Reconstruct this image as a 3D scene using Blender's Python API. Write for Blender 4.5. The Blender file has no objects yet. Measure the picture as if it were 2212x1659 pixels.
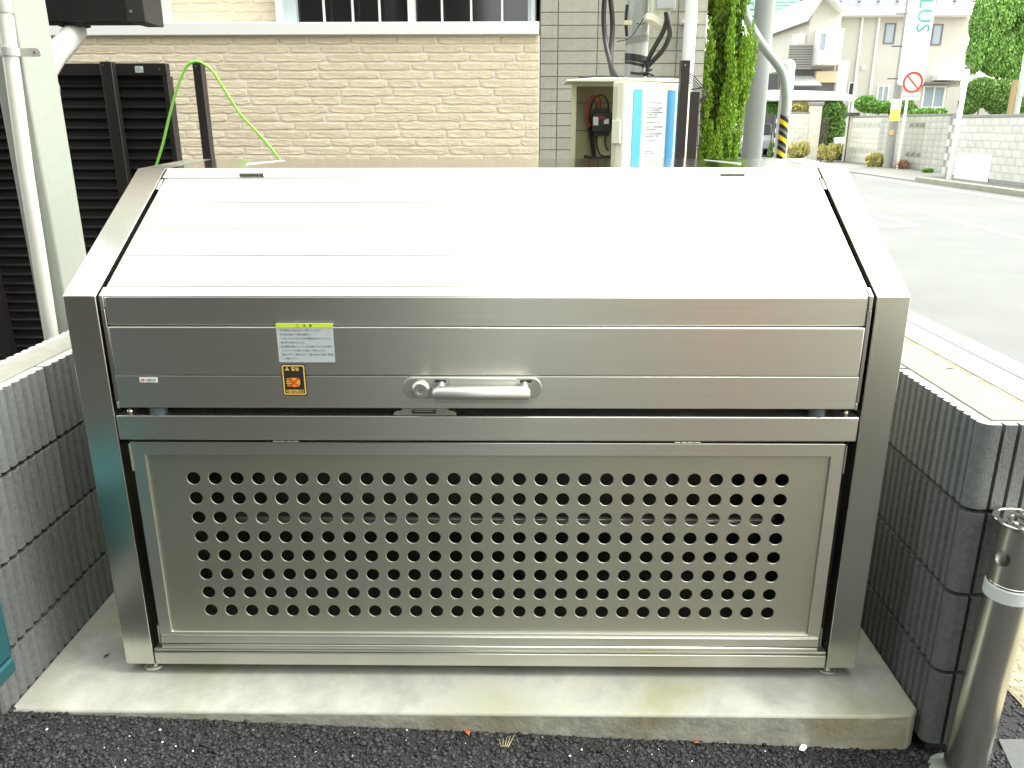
import bpy, bmesh, math, random
import numpy as np
from mathutils import Vector, Matrix
random.seed(7); rng = np.random.default_rng(7)
SC = bpy.context.scene
COL = SC.collection
D2 = math.radians
# ---------------------------------------------------------------- camera
CF, CYAW, CPIT, CROL = 1740.18, -0.01185, 0.310804, -0.0015177
CPOS = Vector((0.0785, -1.6812, 1.3006))
cam_d = bpy.data.cameras.new('camera'); cam = bpy.data.objects.new('camera', cam_d); COL.objects.link(cam)
_f = Vector((math.sin(CYAW)*math.cos(CPIT), math.cos(CYAW)*math.cos(CPIT), -math.sin(CPIT)))
_r = Vector((math.cos(CYAW), -math.sin(CYAW), 0)); _u = _r.cross(_f)
CR = math.cos(CROL)*_r + math.sin(CROL)*_u; CU = -math.sin(CROL)*_r + math.cos(CROL)*_u; CFW = _f
cam.matrix_world = Matrix(((CR.x, CU.x, -_f.x, CPOS.x), (CR.y, CU.y, -_f.y, CPOS.y), (CR.z, CU.z, -_f.z, CPOS.z), (0, 0, 0, 1)))
cam_d.lens = CF/2212*36; cam_d.sensor_width = 36; cam_d.clip_start = .02; cam_d.clip_end = 600
SC.camera = cam
# ---------------------------------------------------------------- sky, sun, exposure (bright overcast day)
SUN_EL, SUN_ROT = D2(66), D2(82)
w = bpy.data.worlds.new('World'); SC.world = w; w.use_nodes = True
nt = w.node_tree; bg = nt.nodes['Background']; sky = nt.nodes.new('ShaderNodeTexSky')
sky.sky_type = 'NISHITA'; sky.sun_disc = False; sky.sun_elevation = SUN_EL; sky.sun_rotation = SUN_ROT
sky.air_density = 1.0; sky.dust_density = 1.6; sky.ozone_density = 1.0
hs = nt.nodes.new('ShaderNodeHueSaturation'); hs.inputs['Saturation'].default_value = .22
nt.links.new(sky.outputs[0], hs.inputs['Color'])
tint = nt.nodes.new('ShaderNodeMix'); tint.data_type = 'RGBA'; tint.blend_type = 'MULTIPLY'; tint.inputs[0].default_value = 1
tint.inputs[7].default_value = (1.0, 1.0, .90, 1)
nt.links.new(hs.outputs[0], tint.inputs[6]); nt.links.new(tint.outputs[2], bg.inputs[0]); bg.inputs[1].default_value = .15
sl = bpy.data.lights.new('sun', 'SUN'); sl.energy = 1.0; sl.angle = D2(25); sl.color = (1, .97, .9)
sun = bpy.data.objects.new('sun', sl); COL.objects.link(sun)
sd = Vector((math.sin(SUN_ROT)*math.cos(SUN_EL), math.cos(SUN_ROT)*math.cos(SUN_EL), math.sin(SUN_EL)))
sun.rotation_euler = sd.to_track_quat('Z', 'Y').to_euler()
SC.view_settings.view_transform = 'Standard'; SC.view_settings.look = 'None'
SC.view_settings.exposure = 2.45; SC.view_settings.gamma = 1; SC.view_settings.use_curve_mapping = False

def A(u, v, **k):
    """a point of the photograph (2212 px wide) at a real distance: one world coordinate given, the others found"""
    d = CFW + CR*((u-1106)/CF) - CU*((v-829.5)/CF)
    (ax, val), = k.items(); i = 'xyz'.index(ax)
    return CPOS + d*((val-CPOS[i])/d[i])

# ---------------------------------------------------------------- materials
MATS = {}
def mat(name, col, rough=.6, metal=0, nz=None, bump=None, rand=0, spec=None, alpha=None, island=0, stretch=(1, 1, 1), col2=None, aniso=0, trans=0, coat=0):
    if name in MATS: return MATS[name]
    m = bpy.data.materials.new(name); m.use_nodes = True; t = m.node_tree; L = t.links; N = t.nodes
    b = N['Principled BSDF']; b.inputs['Roughness'].default_value = rough; b.inputs['Metallic'].default_value = metal
    if spec is not None: b.inputs['Specular IOR Level'].default_value = spec
    if coat: b.inputs['Coat Weight'].default_value = coat; b.inputs['Coat Roughness'].default_value = .08
    c = (*col, 1); b.inputs['Base Color'].default_value = c
    tc = N.new('ShaderNodeTexCoord'); mp = N.new('ShaderNodeMapping'); mp.inputs['Scale'].default_value = stretch
    L.new(tc.outputs['Object'], mp.inputs[0])
    out = None
    if nz:
        n = N.new('ShaderNodeTexNoise'); n.inputs['Scale'].default_value = nz[0]; n.inputs['Detail'].default_value = 6; n.inputs['Roughness'].default_value = .62
        L.new(mp.outputs[0], n.inputs['Vector'])
        r = N.new('ShaderNodeMapRange'); r.inputs[1].default_value = .3; r.inputs[2].default_value = .7
        r.inputs[3].default_value = 1-nz[1]; r.inputs[4].default_value = 1+nz[1]*.8
        L.new(n.outputs[0], r.inputs[0])
        mx = N.new('ShaderNodeMix'); mx.data_type = 'RGBA'; mx.blend_type = 'MULTIPLY'; mx.inputs[0].default_value = 1
        mx.inputs[6].default_value = c; L.new(r.outputs[0], mx.inputs[7]); out = mx.outputs[2]
    if col2:      # (colour, scale, threshold, softness)
        n2 = N.new('ShaderNodeTexNoise'); n2.inputs['Scale'].default_value = col2[1]; n2.inputs['Detail'].default_value = 5
        L.new(mp.outputs[0], n2.inputs['Vector'])
        r2 = N.new('ShaderNodeMapRange'); r2.inputs[1].default_value = col2[2]; r2.inputs[2].default_value = col2[2]+col2[3]
        L.new(n2.outputs[0], r2.inputs[0]); m2 = N.new('ShaderNodeMix'); m2.data_type = 'RGBA'
        L.new(r2.outputs[0], m2.inputs[0])
        if out: L.new(out, m2.inputs[6])
        else: m2.inputs[6].default_value = c
        m2.inputs[7].default_value = (*col2[0], 1); out = m2.outputs[2]
    for amt, src in ((rand, 'o'), (island, 'i')):
        if not amt: continue
        s = N.new('ShaderNodeObjectInfo').outputs['Random'] if src == 'o' else N.new('ShaderNodeNewGeometry').outputs['Random Per Island']
        r3 = N.new('ShaderNodeMapRange'); r3.inputs[3].default_value = 1-amt; r3.inputs[4].default_value = 1+amt; L.new(s, r3.inputs[0])
        m3 = N.new('ShaderNodeMix'); m3.data_type = 'RGBA'; m3.blend_type = 'MULTIPLY'; m3.inputs[0].default_value = 1
        if out: L.new(out, m3.inputs[6])
        else: m3.inputs[6].default_value = c
        L.new(r3.outputs[0], m3.inputs[7]); out = m3.outputs[2]
    if out: L.new(out, b.inputs['Base Color'])
    if bump:
        nb = N.new('ShaderNodeTexNoise'); nb.inputs['Scale'].default_value = bump[0]; nb.inputs['Detail'].default_value = 5
        L.new(mp.outputs[0], nb.inputs['Vector']); bp = N.new('ShaderNodeBump'); bp.inputs['Strength'].default_value = bump[1]; bp.inputs['Distance'].default_value = bump[2] if len(bump) > 2 else .01
        L.new(nb.outputs[0], bp.inputs['Height']); L.new(bp.outputs[0], b.inputs['Normal'])
    if aniso:
        b.inputs['Anisotropic'].default_value = abs(aniso)
        v = N.new('ShaderNodeCombineXYZ'); v.inputs[2 if aniso > 0 else 0].default_value = 1.0; L.new(v.outputs[0], b.inputs['Tangent'])
    if trans: b.inputs['Transmission Weight'].default_value = trans
    MATS[name] = m; return m

STEEL = mat('stainless_brushed', (.66, .655, .60), .34, 1, nz=(6, .035), bump=(60, .05, .001), stretch=(.6, 6, 22), aniso=.75)
STEEL_V = mat('stainless_brushed_upright', (.64, .635, .575), .24, 1, nz=(5, .05), bump=(60, .04, .001), stretch=(22, 22, .6), aniso=.25)
STEEL_P = mat('stainless_sheet', (.51, .51, .43), .42, 1, nz=(3, .05), bump=(160, .03, .001), aniso=.6)
STEEL_T = mat('stainless_top', (.68, .68, .64), .10, 1, nz=(4, .03))
STEEL_IN = mat('stainless_inside_shaded', (.22, .215, .19), .5, .8)  # darkened copy of the steel; interior shade put into the colour
ALU = mat('satin_aluminium', (.60, .60, .57), .42, 1, bump=(400, .05, .001))
ALU_CAST = mat('cast_aluminium_grey', (.40, .41, .38), .5, .8, bump=(500, .05, .001))
CHROME = mat('polished_stainless', (.72, .72, .68), .12, 1, nz=(9, .08))
BLACKP = mat('black_plastic', (.012, .012, .013), .45)
DARKBR = mat('dark_bronze_aluminium', (.010, .008, .008), .45, 0, nz=(40, .15))
WHITE = mat('white_paint', (.8, .8, .78), .45)
PVC = mat('grey_white_pvc', (.40, .40, .37), .35)
COLM = mat('column_grey_aluminium', (.30, .325, .285), .45, nz=(30, .04))

# ---------------------------------------------------------------- mesh helpers
ORG = {}
def tag(o, label=None, cat=None, group=None, kind=None):
    if label: o['label'] = label
    if cat: o['category'] = cat
    if group: o['group'] = group
    if kind: o['kind'] = kind
    return o
def thing(name, loc, label, cat, group=None):
    o = bpy.data.objects.new(name, None); COL.objects.link(o); o.location = loc; o.empty_display_size = .1
    ORG[o.name] = Vector(loc); return tag(o, label, cat, group)
class MB:
    def __init__(s): s.v = []; s.f = []
    def add(s, vs, fs):
        n = len(s.v); s.v += [tuple(p) for p in vs]; s.f += [tuple(i+n for i in f) for f in fs]; return s
    def box(s, x0, x1, y0, y1, z0, z1):
        return s.add([(x0, y0, z0), (x1, y0, z0), (x1, y1, z0), (x0, y1, z0), (x0, y0, z1), (x1, y0, z1), (x1, y1, z1), (x0, y1, z1)],
                     [(0, 3, 2, 1), (4, 5, 6, 7), (0, 1, 5, 4), (1, 2, 6, 5), (2, 3, 7, 6), (3, 0, 4, 7)])
    def prism(s, pts, axis, a, b):
        """extrude a 2D outline (counter-clockwise) along an axis from a to b"""
        def P(p, t): return {'x': (t, p[0], p[1]), 'y': (p[0], t, p[1]), 'z': (p[0], p[1], t)}[axis]
        n = len(pts); vs = [P(p, a) for p in pts]+[P(p, b) for p in pts]
        fs = [tuple(range(n))[::-1], tuple(range(n, 2*n))]+[(i, (i+1) % n, n+(i+1) % n, n+i) for i in range(n)]
        return s.add(vs, fs)
    def ring(s, outer, inner, axis, a, b):
        def P(p, t): return {'x': (t, p[0], p[1]), 'y': (p[0], t, p[1]), 'z': (p[0], p[1], t)}[axis]
        n = len(outer); vs = [P(p, t) for t in (a, b) for lst in (outer, inner) for p in lst]; fs = []
        for i in range(n):
            j = (i+1) % n
            fs += [(i, n+i, n+j, j), (2*n+i, 2*n+j, 3*n+j, 3*n+i), (i, j, 2*n+j, 2*n+i), (n+i, 3*n+i, 3*n+j, n+j)]
        return s.add(vs, fs)
    def tube(s, pts, r, n=10, caps=True):
        pts = [Vector(p) for p in pts]; rs = r if isinstance(r, (list, tuple)) else [r]*len(pts)
        vs = []; fs = []; ref = None
        for i, p in enumerate(pts):
            t = (pts[min(i+1, len(pts)-1)]-pts[max(i-1, 0)]).normalized()
            if ref is None: ref = t.orthogonal().normalized()
            a = (ref-t*ref.dot(t)); a = a.normalized() if a.length > 1e-6 else t.orthogonal().normalized(); ref = a; b = t.cross(a)
            for k in range(n):
                q = 2*math.pi*k/n; vs.append(p+(a*math.cos(q)+b*math.sin(q))*rs[i])
        for i in range(len(pts)-1):
            for k in range(n):
                k2 = (k+1) % n; fs.append((i*n+k, i*n+k2, (i+1)*n+k2, (i+1)*n+k))
        if caps: fs.append(tuple(range(n))[::-1]); fs.append(tuple(range((len(pts)-1)*n, len(pts)*n)))
        return s.add(vs, fs)
    def lathe(s, prof, c, n=32, axis='z'):
        """prof: (radius, height) pairs, first and last radius may be 0"""
        vs = []; fs = []
        for (r, h) in prof:
            for k in range(n):
                q = 2*math.pi*k/n; x, y = r*math.cos(q), r*math.sin(q)
                vs.append({'z': (c[0]+x, c[1]+y, c[2]+h), 'y': (c[0]+x, c[1]+h, c[2]+y), 'x': (c[0]+h, c[1]+x, c[2]+y)}[axis])
        for i in range(len(prof)-1):
            for k in range(n):
                k2 = (k+1) % n; fs.append((i*n+k, i*n+k2, (i+1)*n+k2, (i+1)*n+k))
        fs.append(tuple(range(n))[::-1]); fs.append(tuple(range((len(prof)-1)*n, len(prof)*n)))
        return s.add(vs, fs)
    def xf(s, M):
        s.v = [tuple(M @ Vector(p)) for p in s.v]; return s
    def mesh(s, name, m, org=Vector((0, 0, 0)), smooth=False):
        me = bpy.data.meshes.new(name); me.from_pydata([(p[0]-org[0], p[1]-org[1], p[2]-org[2]) for p in s.v], [], s.f)
        bm = bmesh.new(); bm.from_mesh(me); bmesh.ops.recalc_face_normals(bm, faces=bm.faces); bm.to_mesh(me); bm.free()
        if smooth:
            me.polygons.foreach_set('use_smooth', [True]*len(me.polygons)); me.set_sharp_from_angle(angle=D2(38))
        me.materials.append(m); return me
    def build(s, name, m, parent=None, bevel=0, smooth=False, seg=2, **tags):
        org = ORG[parent.name] if parent else Vector((0, 0, 0))
        me = s.mesh(name, m, org, smooth)
        o = bpy.data.objects.new(name, me); COL.objects.link(o)
        if parent: o.parent = parent
        ORG[o.name] = org
        if bevel:
            b = o.modifiers.new('bevel', 'BEVEL'); b.width = bevel; b.segments = seg; b.limit_method = 'ANGLE'; b.angle_limit = D2(35); b.harden_normals = False
            me.polygons.foreach_set('use_smooth', [True]*len(me.polygons)); me.set_sharp_from_angle(angle=D2(38))
        return tag(o, **tags)
def inst(src_mesh, name, parent, loc, rot=None, scl=None):
    o = bpy.data.objects.new(name, src_mesh); COL.objects.link(o); o.parent = parent
    o.location = Vector(loc)-ORG[parent.name]
    if rot: o.rotation_euler = rot
    if scl: o.scale = scl
    return o
def struct(o): o['kind'] = 'structure'; return o
def text(body, size, x, y, z, m, parent, name='lettering', align='LEFT', up=False, M=None, wx=1.0, bold=0):
    c = bpy.data.curves.new(name, 'FONT'); c.body = body; c.size = size; c.align_x = align; c.resolution_u = 2; c.offset = bold
    t = bpy.data.objects.new('tmp_text', c); COL.objects.link(t)
    dg = bpy.context.evaluated_depsgraph_get(); me = bpy.data.meshes.new_from_object(t.evaluated_get(dg))
    bpy.data.objects.remove(t); bpy.data.curves.remove(c)
    if M is None: M = Matrix.Translation((x, y, z)) @ Matrix.Rotation(D2(90), 4, 'X') @ Matrix.Diagonal((wx, 1, 1, 1))
    me.transform(Matrix.Translation(-ORG[parent.name]) @ M); me.materials.clear(); me.materials.append(m); me.name = name
    o = bpy.data.objects.new(name, me); COL.objects.link(o); o.parent = parent; ORG[o.name] = ORG[parent.name]; return o
def leaves(name, m, parent, blobs, n, size, up=0., flat=.42, kind=None, stand=None):
    """many small leaf faces spread through ellipsoids; blobs = (cx, cy, cz, rx, ry, rz, weight)"""
    W = np.array([b[6] for b in blobs], float); W /= W.sum(); idx = rng.choice(len(blobs), n, p=W)
    B = np.array([b[:6] for b in blobs])[idx]
    d = rng.normal(size=(n, 3)); d /= np.linalg.norm(d, axis=1)[:, None]; r = rng.random(n)**.35
    C = B[:, :3]+d*B[:, 3:]*r[:, None]
    ax = rng.normal(size=(n, 3)); ax[:, 2] += up*3; ax += d*.6; ax /= np.linalg.norm(ax, axis=1)[:, None]
    sd_ = np.cross(ax, rng.normal(size=(n, 3))); sd_ /= np.linalg.norm(sd_, axis=1)[:, None]
    s_ = size*(.6+.8*rng.random(n))[:, None]
    nrm = np.cross(ax, sd_)
    V = np.stack([C-ax*s_, C+sd_*s_*flat+nrm*s_*.15, C+ax*s_, C-sd_*s_*flat+nrm*s_*.15], 1).reshape(-1, 3)
    org = ORG[parent.name] if parent else Vector((0, 0, 0)); V -= np.array(org)
    me = bpy.data.meshes.new(name); me.vertices.add(4*n); me.vertices.foreach_set('co', V.ravel())
    me.loops.add(4*n); me.loops.foreach_set('vertex_index', np.arange(4*n)); me.polygons.add(n)
    me.polygons.foreach_set('loop_start', np.arange(n)*4); me.polygons.foreach_set('loop_total', np.full(n, 4)); me.update(); me.validate()
    me.materials.append(m); o = bpy.data.objects.new(name, me); COL.objects.link(o)
    if parent: o.parent = parent
    if kind: o['kind'] = kind
    ORG[o.name] = org; return o

# ================================================================ GROUND
def lot_z(x): return max(-.15, min(-.004, -.004-.045*(x+1.118)))
ASPH = mat('dark_lot_asphalt', (.010, .0105, .011), .8, nz=(260, .5), bump=(240, .9, .006), col2=((.025, .025, .025), 420, .66, .05))
g = MB(); xs = [-60, -8, -3, -1.118]+[-1.118+.25*i for i in range(1, 14)]+[2.83]
for a, b in zip(xs[:-1], xs[1:]):
    n0 = len(g.v); g.add([(a, -60, lot_z(a)), (b, -60, lot_z(b)), (b, 90, lot_z(b)), (a, 90, lot_z(a))], [(0, 1, 2, 3)])
struct(g.build('asphalt_lot', ASPH))
g = MB().add([(-150, -150, -.22), (250, -150, -.22), (250, 300, -.22), (-150, 300, -.22)], [(0, 1, 2, 3)])
struct(g.build('ground', mat('earth', (.20, .18, .14), .9, nz=(2, .2))))
ROADM = mat('worn_grey_asphalt', (.135, .142, .138), .8, nz=(1.3, .10), bump=(120, .35, .004), col2=((.16, .168, .16), .35, .5, .25))
g = MB().add([(3.03, -60, -.15), (10.6, -60, -.15), (10.6, 90, -.15), (3.03, 90, -.15)], [(0, 1, 2, 3)])
struct(g.build('road', ROADM))
# coarse stone chips standing out of the near asphalt
def chips(name, n, x0, x1, y0, y1, zf, s0, s1, m, lift=.3):
    ico = bmesh.new(); bmesh.ops.create_icosphere(ico, subdivisions=1, radius=1); bv = np.array([v.co[:] for v in ico.verts]); bf = np.array([[v.index for v in f.verts] for f in ico.faces]); ico.free()
    nv, nf = len(bv), len(bf)
    P = np.stack([rng.uniform(x0, x1, n), rng.uniform(y0, y1, n), np.zeros(n)], 1); s = s0+(s1-s0)*rng.random(n)**2
    P[:, 2] = [zf(x) for x in P[:, 0]]; P[:, 2] += s*lift*rng.uniform(-.6, 1, n)
    sc = rng.uniform(.55, 1.35, (n, 3)); sc[:, 2] *= .7
    ang = rng.uniform(0, 6.28, n); c, q = np.cos(ang), np.sin(ang)
    V = bv[None]*sc[:, None]*s[:, None, None]*rng.uniform(.62, 1.3, (n, nv, 1))
    X = V[..., 0]*c[:, None]-V[..., 1]*q[:, None]; Y = V[..., 0]*q[:, None]+V[..., 1]*c[:, None]
    V = np.stack([X, Y, V[..., 2]], -1)+P[:, None]
    F = (bf[None]+(np.arange(n)*nv)[:, None, None]).reshape(-1)
    me = bpy.data.meshes.new(name); me.vertices.add(n*nv); me.vertices.foreach_set('co', V.ravel()); me.loops.add(len(F)); me.loops.foreach_set('vertex_index', F)
    me.polygons.add(n*nf); me.polygons.foreach_set('loop_start', np.arange(n*nf)*3); me.polygons.foreach_set('loop_total', np.full(n*nf, 3)); me.update(); me.validate()
    me.materials.append(m); o = bpy.data.objects.new(name, me); COL.objects.link(o); return tag(o, kind='stuff')
CH = mat('asphalt_chip', (.020, .021, .022), .62, spec=.35, island=.85, nz=(500, .3))
chips('asphalt_chips', 30000, -1.3, 1.35, -.52, -.126, lot_z, .0028, .0078, CH, .35)
chips('asphalt_chips', 2600, 1.05, 1.5, -.35, .25, lot_z, .003, .0065, CH)
chips('pale_grit', 150, -1.25, 1.3, -.5, -.135, lambda x: lot_z(x)+.004, .0010, .0030, mat('pale_grit', (.75, .75, .68), .6, island=.3), .5)
SAND = mat('sandy_ground', (.20, .18, .12), .9, nz=(60, .4), bump=(90, .8, .01), col2=((.34, .30, .20), 14, .45, .15))
g = MB()
pts = [(1.40, -.5), (2.83, -.5), (2.83, 4.2), (1.25, 4.2), (1.20, .9), (1.34, .32)]
g.add([(x, y, lot_z(x)+.004) for x, y in pts], [tuple(range(len(pts)))]); struct(g.build('gravel_strip', SAND))
chips('sandy_gravel', 9000, 1.36, 2.1, -.1, 1.5, lambda x: lot_z(x)+.003, .003, .007, mat('sandy_pebble', (.24, .215, .15), .8, island=.5))
# slab
SLAB = mat('pale_concrete_slab', (.34, .345, .31), .62, nz=(7, .30), bump=(45, .18, .004), col2=((.25, .255, .175), 3.4, .50, .20))
sl_p = [(-1.118, -.135), (-1.118, 1.3), (1.008, 1.3), (1.008, -.108), (.985, -.130), (.90, -.137)]
s_ = MB().prism(sl_p[::-1], 'z', -.2, 0).build('concrete_slab', SLAB, bevel=.006); struct(s_)
SLF = mat('rough_stained_concrete', (.33, .33, .285), .85, nz=(18, .25), bump=(55, .5, .006), col2=((.24, .225, .14), 3.5, .52, .15))
s_.data.materials.append(SLF)
for p in s_.data.polygons:
    if abs(p.normal.z) < .5: p.material_index = 1
s_.modifiers['bevel'].material = 0
LEAFD = mat('dead_leaf', (.25, .07, .02), .7, nz=(60, .3)); STRAW = mat('straw', (.45, .40, .20), .7)
def litter(name, x, y, z, s, m, label, cat='leaf'):
    b = MB(); pts = [(-1, 0, 0), (-.3, .45, .25), (.5, .4, .1), (1, 0, .35), (.4, -.35, .05), (-.4, -.4, .2)]
    a = random.uniform(0, 6)
    b.add([(x+s*(p[0]*math.cos(a)-p[1]*math.sin(a)), y+s*(p[0]*math.sin(a)+p[1]*math.cos(a)), z+.004+s*p[2]) for p in pts], [(0, 1, 5), (1, 2, 4, 5), (2, 3, 4)])
    tag(b.build(name, m), label, cat)
litter('dead_leaf', -.045, -.142, lot_z(-.04)+.003, .014, LEAFD, 'reddish brown dead leaf against the front edge of the slab', 'leaf')
litter('dead_leaf', -.985, .065, 0, .009, mat('brown_leaf', (.05, .035, .02), .7), 'tiny dark curled leaf on the slab by the left block wall', 'leaf')
litter('paper_scrap', .735, -.150, lot_z(.73)+.004, .017, WHITE, 'pale scrap of paper leaning on the right of the slab edge', 'scrap')
litter('dead_leaf', .49, -.144, lot_z(.49)+.003, .009, LEAFD, 'small orange leaf at the foot of the slab right of centre', 'leaf')
b = MB()
for i in range(5): b.tube([(.035+.004*i, -.185, lot_z(0)+.005), (.03+.009*i, -.18+.004*i, lot_z(0)+.022)], [.0012, .0003], 4)
tag(b.build('grass_sprig', STRAW), 'tiny pale grass sprig growing from the asphalt in front of the slab', 'weed')

# gutter, road paint, far kerb
GUT = mat('bright_concrete_gutter', (.62, .62, .58), .7, nz=(6, .06), rand=.04)
gt = thing('gutter', (2.93, 0, -.15), None, None); gt['kind'] = 'structure'
gm = MB().box(-.11, .10, -.322, .322, -.02, .012).mesh('gutter_block', GUT)
for k in range(-6, 40): inst(gm, 'gutter_block', gt, (2.94, 3.26+.652*k, -.15))
PAINT = mat('worn_white_road_paint', (.78, .79, .74), .6, nz=(3, .06))
PAINTC = mat('cream_road_paint', (.66, .62, .48), .6, nz=(2, .12))
def strip(pts, wd, m, name, z=-.146):
    b = MB(); vs = []
    for i, p in enumerate(pts):
        q0 = Vector(pts[max(i-1, 0)]); q1 = Vector(pts[min(i+1, len(pts)-1)]); t = (q1-q0).normalized(); nn = Vector((-t.y, t.x))
        vs += [(p[0]+nn.x*wd/2, p[1]+nn.y*wd/2, z), (p[0]-nn.x*wd/2, p[1]-nn.y*wd/2, z)]
    b.add(vs, [(2*i, 2*i+1, 2*i+3, 2*i+2) for i in range(len(pts)-1)]); return struct(b.build(name, m))
strip([(3.17, -40), (3.17, 80)], .17, PAINT, 'road_edge_line')
strip([(6.2, -20), (6.60, 4), (6.76, 9.2), (7.28, 15.1), (7.7, 21), (8.6, 34)], .15, PAINTC, 'road_centre_line')
strip([(9.9, -20), (10.0, 13), (10.1, 19.5), (10.2, 23.5)], .14, PAINT, 'road_edge_line')
dm = [A(1885, 462, z=-.15), A(1975, 487, z=-.15), A(1893, 491, z=-.15)]
dl = dm[0]*.5+dm[2]*.5-(dm[1]-(dm[0]*.5+dm[2]*.5))
strip([(dm[0].x, dm[0].y), (dm[1].x, dm[1].y)], .16, PAINTC, 'road_diamond_marking')
strip([(dm[1].x+.05, dm[1].y-.03), (dm[2].x, dm[2].y-.03)], .16, PAINTC, 'road_diamond_marking', -.145)
strip([(dm[2].x, dm[2].y-.05), (dl.x, dl.y)], .16, PAINTC, 'road_diamond_marking', -.144)
strip([(dl.x, dl.y+.05), (dm[0].x, dm[0].y+.05)], .16, PAINTC, 'road_diamond_marking', -.143)
PAV = mat('far_pavement', (.19, .19, .175), .8, nz=(2, .08)); KERB = mat('pale_kerb_concrete', (.26, .26, .20), .75, nz=(3, .15))
struct(MB().prism([(10.6, -60), (12.9, -60), (12.9, 24), (16, 24), (16, 90), (10.6, 90)], 'z', -.2, -.125).build('far_pavement', PAV))
struct(MB().box(10.58, 10.74, -60, 20.6, -.2, -.02).build('far_kerb', KERB, bevel=.02))
struct(MB().box(10.58, 10.74, 26.5, 36, -.2, -.04).build('far_kerb', KERB, bevel=.02))

# ================================================================ BLOCK WALLS (charcoal ribbed blocks)
BLK = mat('charcoal_split_rib_block', (.128, .136, .134), .85, nz=(90, .22), bump=(220, .5, .004), rand=.22, col2=((.16, .165, .16), 330, .70, .04))
BLKL = mat('charcoal_block_lighter', (.165, .18, .175), .85, nz=(90, .18), bump=(220, .5, .004), rand=.12, col2=((.2, .2, .2), 330, .70, .04))
TOPL = mat('skylit_block_top', (.36, .365, .35), .7, nz=(40, .15))  # pale top faces: sky light on the dark blocks put into the colour
MORT = mat('beige_mortar', (.215, .215, .185), .9, nz=(25, .12), bump=(140, .4, .003)); MJ = mat('dark_joint_mortar', (.02, .018, .016), .95)
def rib_profile(L, n, depth, gro):
    """plan outline pieces (y along wall, x depth) of a ribbed face, from y=0 to y=L, face at x=0, grooves at x=-depth"""
    p = L/n; out = []
    for i in range(n):
        a = i*p; w_ = p-gro
        out += [(a+gro*.35, -depth), (a+gro*.5+.002, -.0045), (a+gro*.5+w_*.22, -.0008), (a+gro*.5+w_*.78, -.0), (a+gro*.5+w_-.001, -.004), (a+p-gro*.35, -depth)]
    return out
def block_mesh(name, L, H, T, n, m, depth=.008, gro=.006, both=True):
    pr = rib_profile(L, n, depth, gro); front = [(x, y) for y, x in [(q[0], q[1]) for q in pr]]
    back = [(-T-x, y) for x, y in front][::-1] if both else [(-T+depth, L), (-T+depth, 0)]
    return MB().prism((front+back)[::-1], 'z', 0, H).mesh(name, m)
def top_shell(name, L, H, T, n, m):      # same block, open trough in the top between two lips is suggested by the mortar fill above
    return block_mesh(name, L, H, T, n, m)
for side in (-1, 1):
    if side < 0:
        t = thing('block_wall', (-1.2, -.15, -.07), 'charcoal ribbed concrete block wall on the left of the stainless bin', 'wall'); X = -1.118; n = 12; xo = -1.268
    else:
        t = thing('block_wall', (1.08, -.15, -.07), 'charcoal ribbed concrete block wall with rounded end, right of the stainless bin beside the road', 'wall'); X = 1.010; n = 14; xo = 1.16
    bms = [block_mesh('block', .396, .188, .150, n, BLK), block_mesh('block', .396, .188, .150, n, BLKL)]
    tops = []
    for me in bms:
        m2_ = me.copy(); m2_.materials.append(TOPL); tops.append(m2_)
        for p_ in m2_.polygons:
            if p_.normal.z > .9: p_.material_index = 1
    for c in range(4):
        for k in range(6):
            y0 = -.15+.4*k
            if side > 0 and k == 0: continue
            lighter = (side < 0 and c == 3 and k == 0) or random.random() < (.16 if side < 0 else .05)
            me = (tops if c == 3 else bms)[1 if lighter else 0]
            if side < 0: o = inst(me, 'block', t, (X+random.uniform(-.001, .001), y0+.0015, -.065+.2*c))
            else: o = inst(me, 'block', t, (X+random.uniform(-.001, .001), y0+.3985, -.065+.2*c), rot=(0, 0, math.pi))
    yb = -.14 if side < 0 else .24
    MB().box(min(X, xo)+.014, max(X, xo)-.014, yb, 2.24, -.15, .722).build('mortar_core', MJ, t)
    MB().box(min(X, xo)+.030, max(X, xo)-.030, yb-.0 if side < 0 else -.125, 2.24, .7215, .7265).build('mortar_fill', MORT, t, bevel=.002)
    if side > 0:   # end block with a broad rounded corner and wide ribs on its end face
        L, T = .397, .150; pr = rib_profile(L, 14, .008, .006)
        for c in range(4):
            z0 = -.065+.2*c; outl = []
            for y, x in pr[::-1]:
                if y < .030: continue
                outl.append((X-x, -.15+y))
            for k in range(7):
                q = k/6*math.pi/2; outl.append((X+.026-.026*math.cos(q), -.15+.028-.026*math.sin(q)))
            for a, b_, d_ in ((X+.040, X+.048, .012), (X+.072, X+.080, .012), (X+.104, X+.112, .012)):
                outl += [(a, -.148), (a+.001, -.148+d_), (b_-.001, -.148+d_), (b_, -.148)]
            outl += [(X+.128, -.148), (X+.147, -.13)]
            for y, x in pr:
                if y < .030: continue
                outl.append((X+.150+x, -.15+y))
            ob = MB().prism(outl, 'z', z0, z0+.188).build('block', BLK if c < 3 else BLKL, t)
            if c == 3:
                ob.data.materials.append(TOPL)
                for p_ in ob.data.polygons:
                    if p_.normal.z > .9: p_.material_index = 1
        MB().box(X+.02, X+.13, -.128, .25, -.15, .722).build('mortar_core', MJ, t)
    else:
        pass
# extension of the right wall's foot below the slab edge is the lowest course itself

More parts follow.
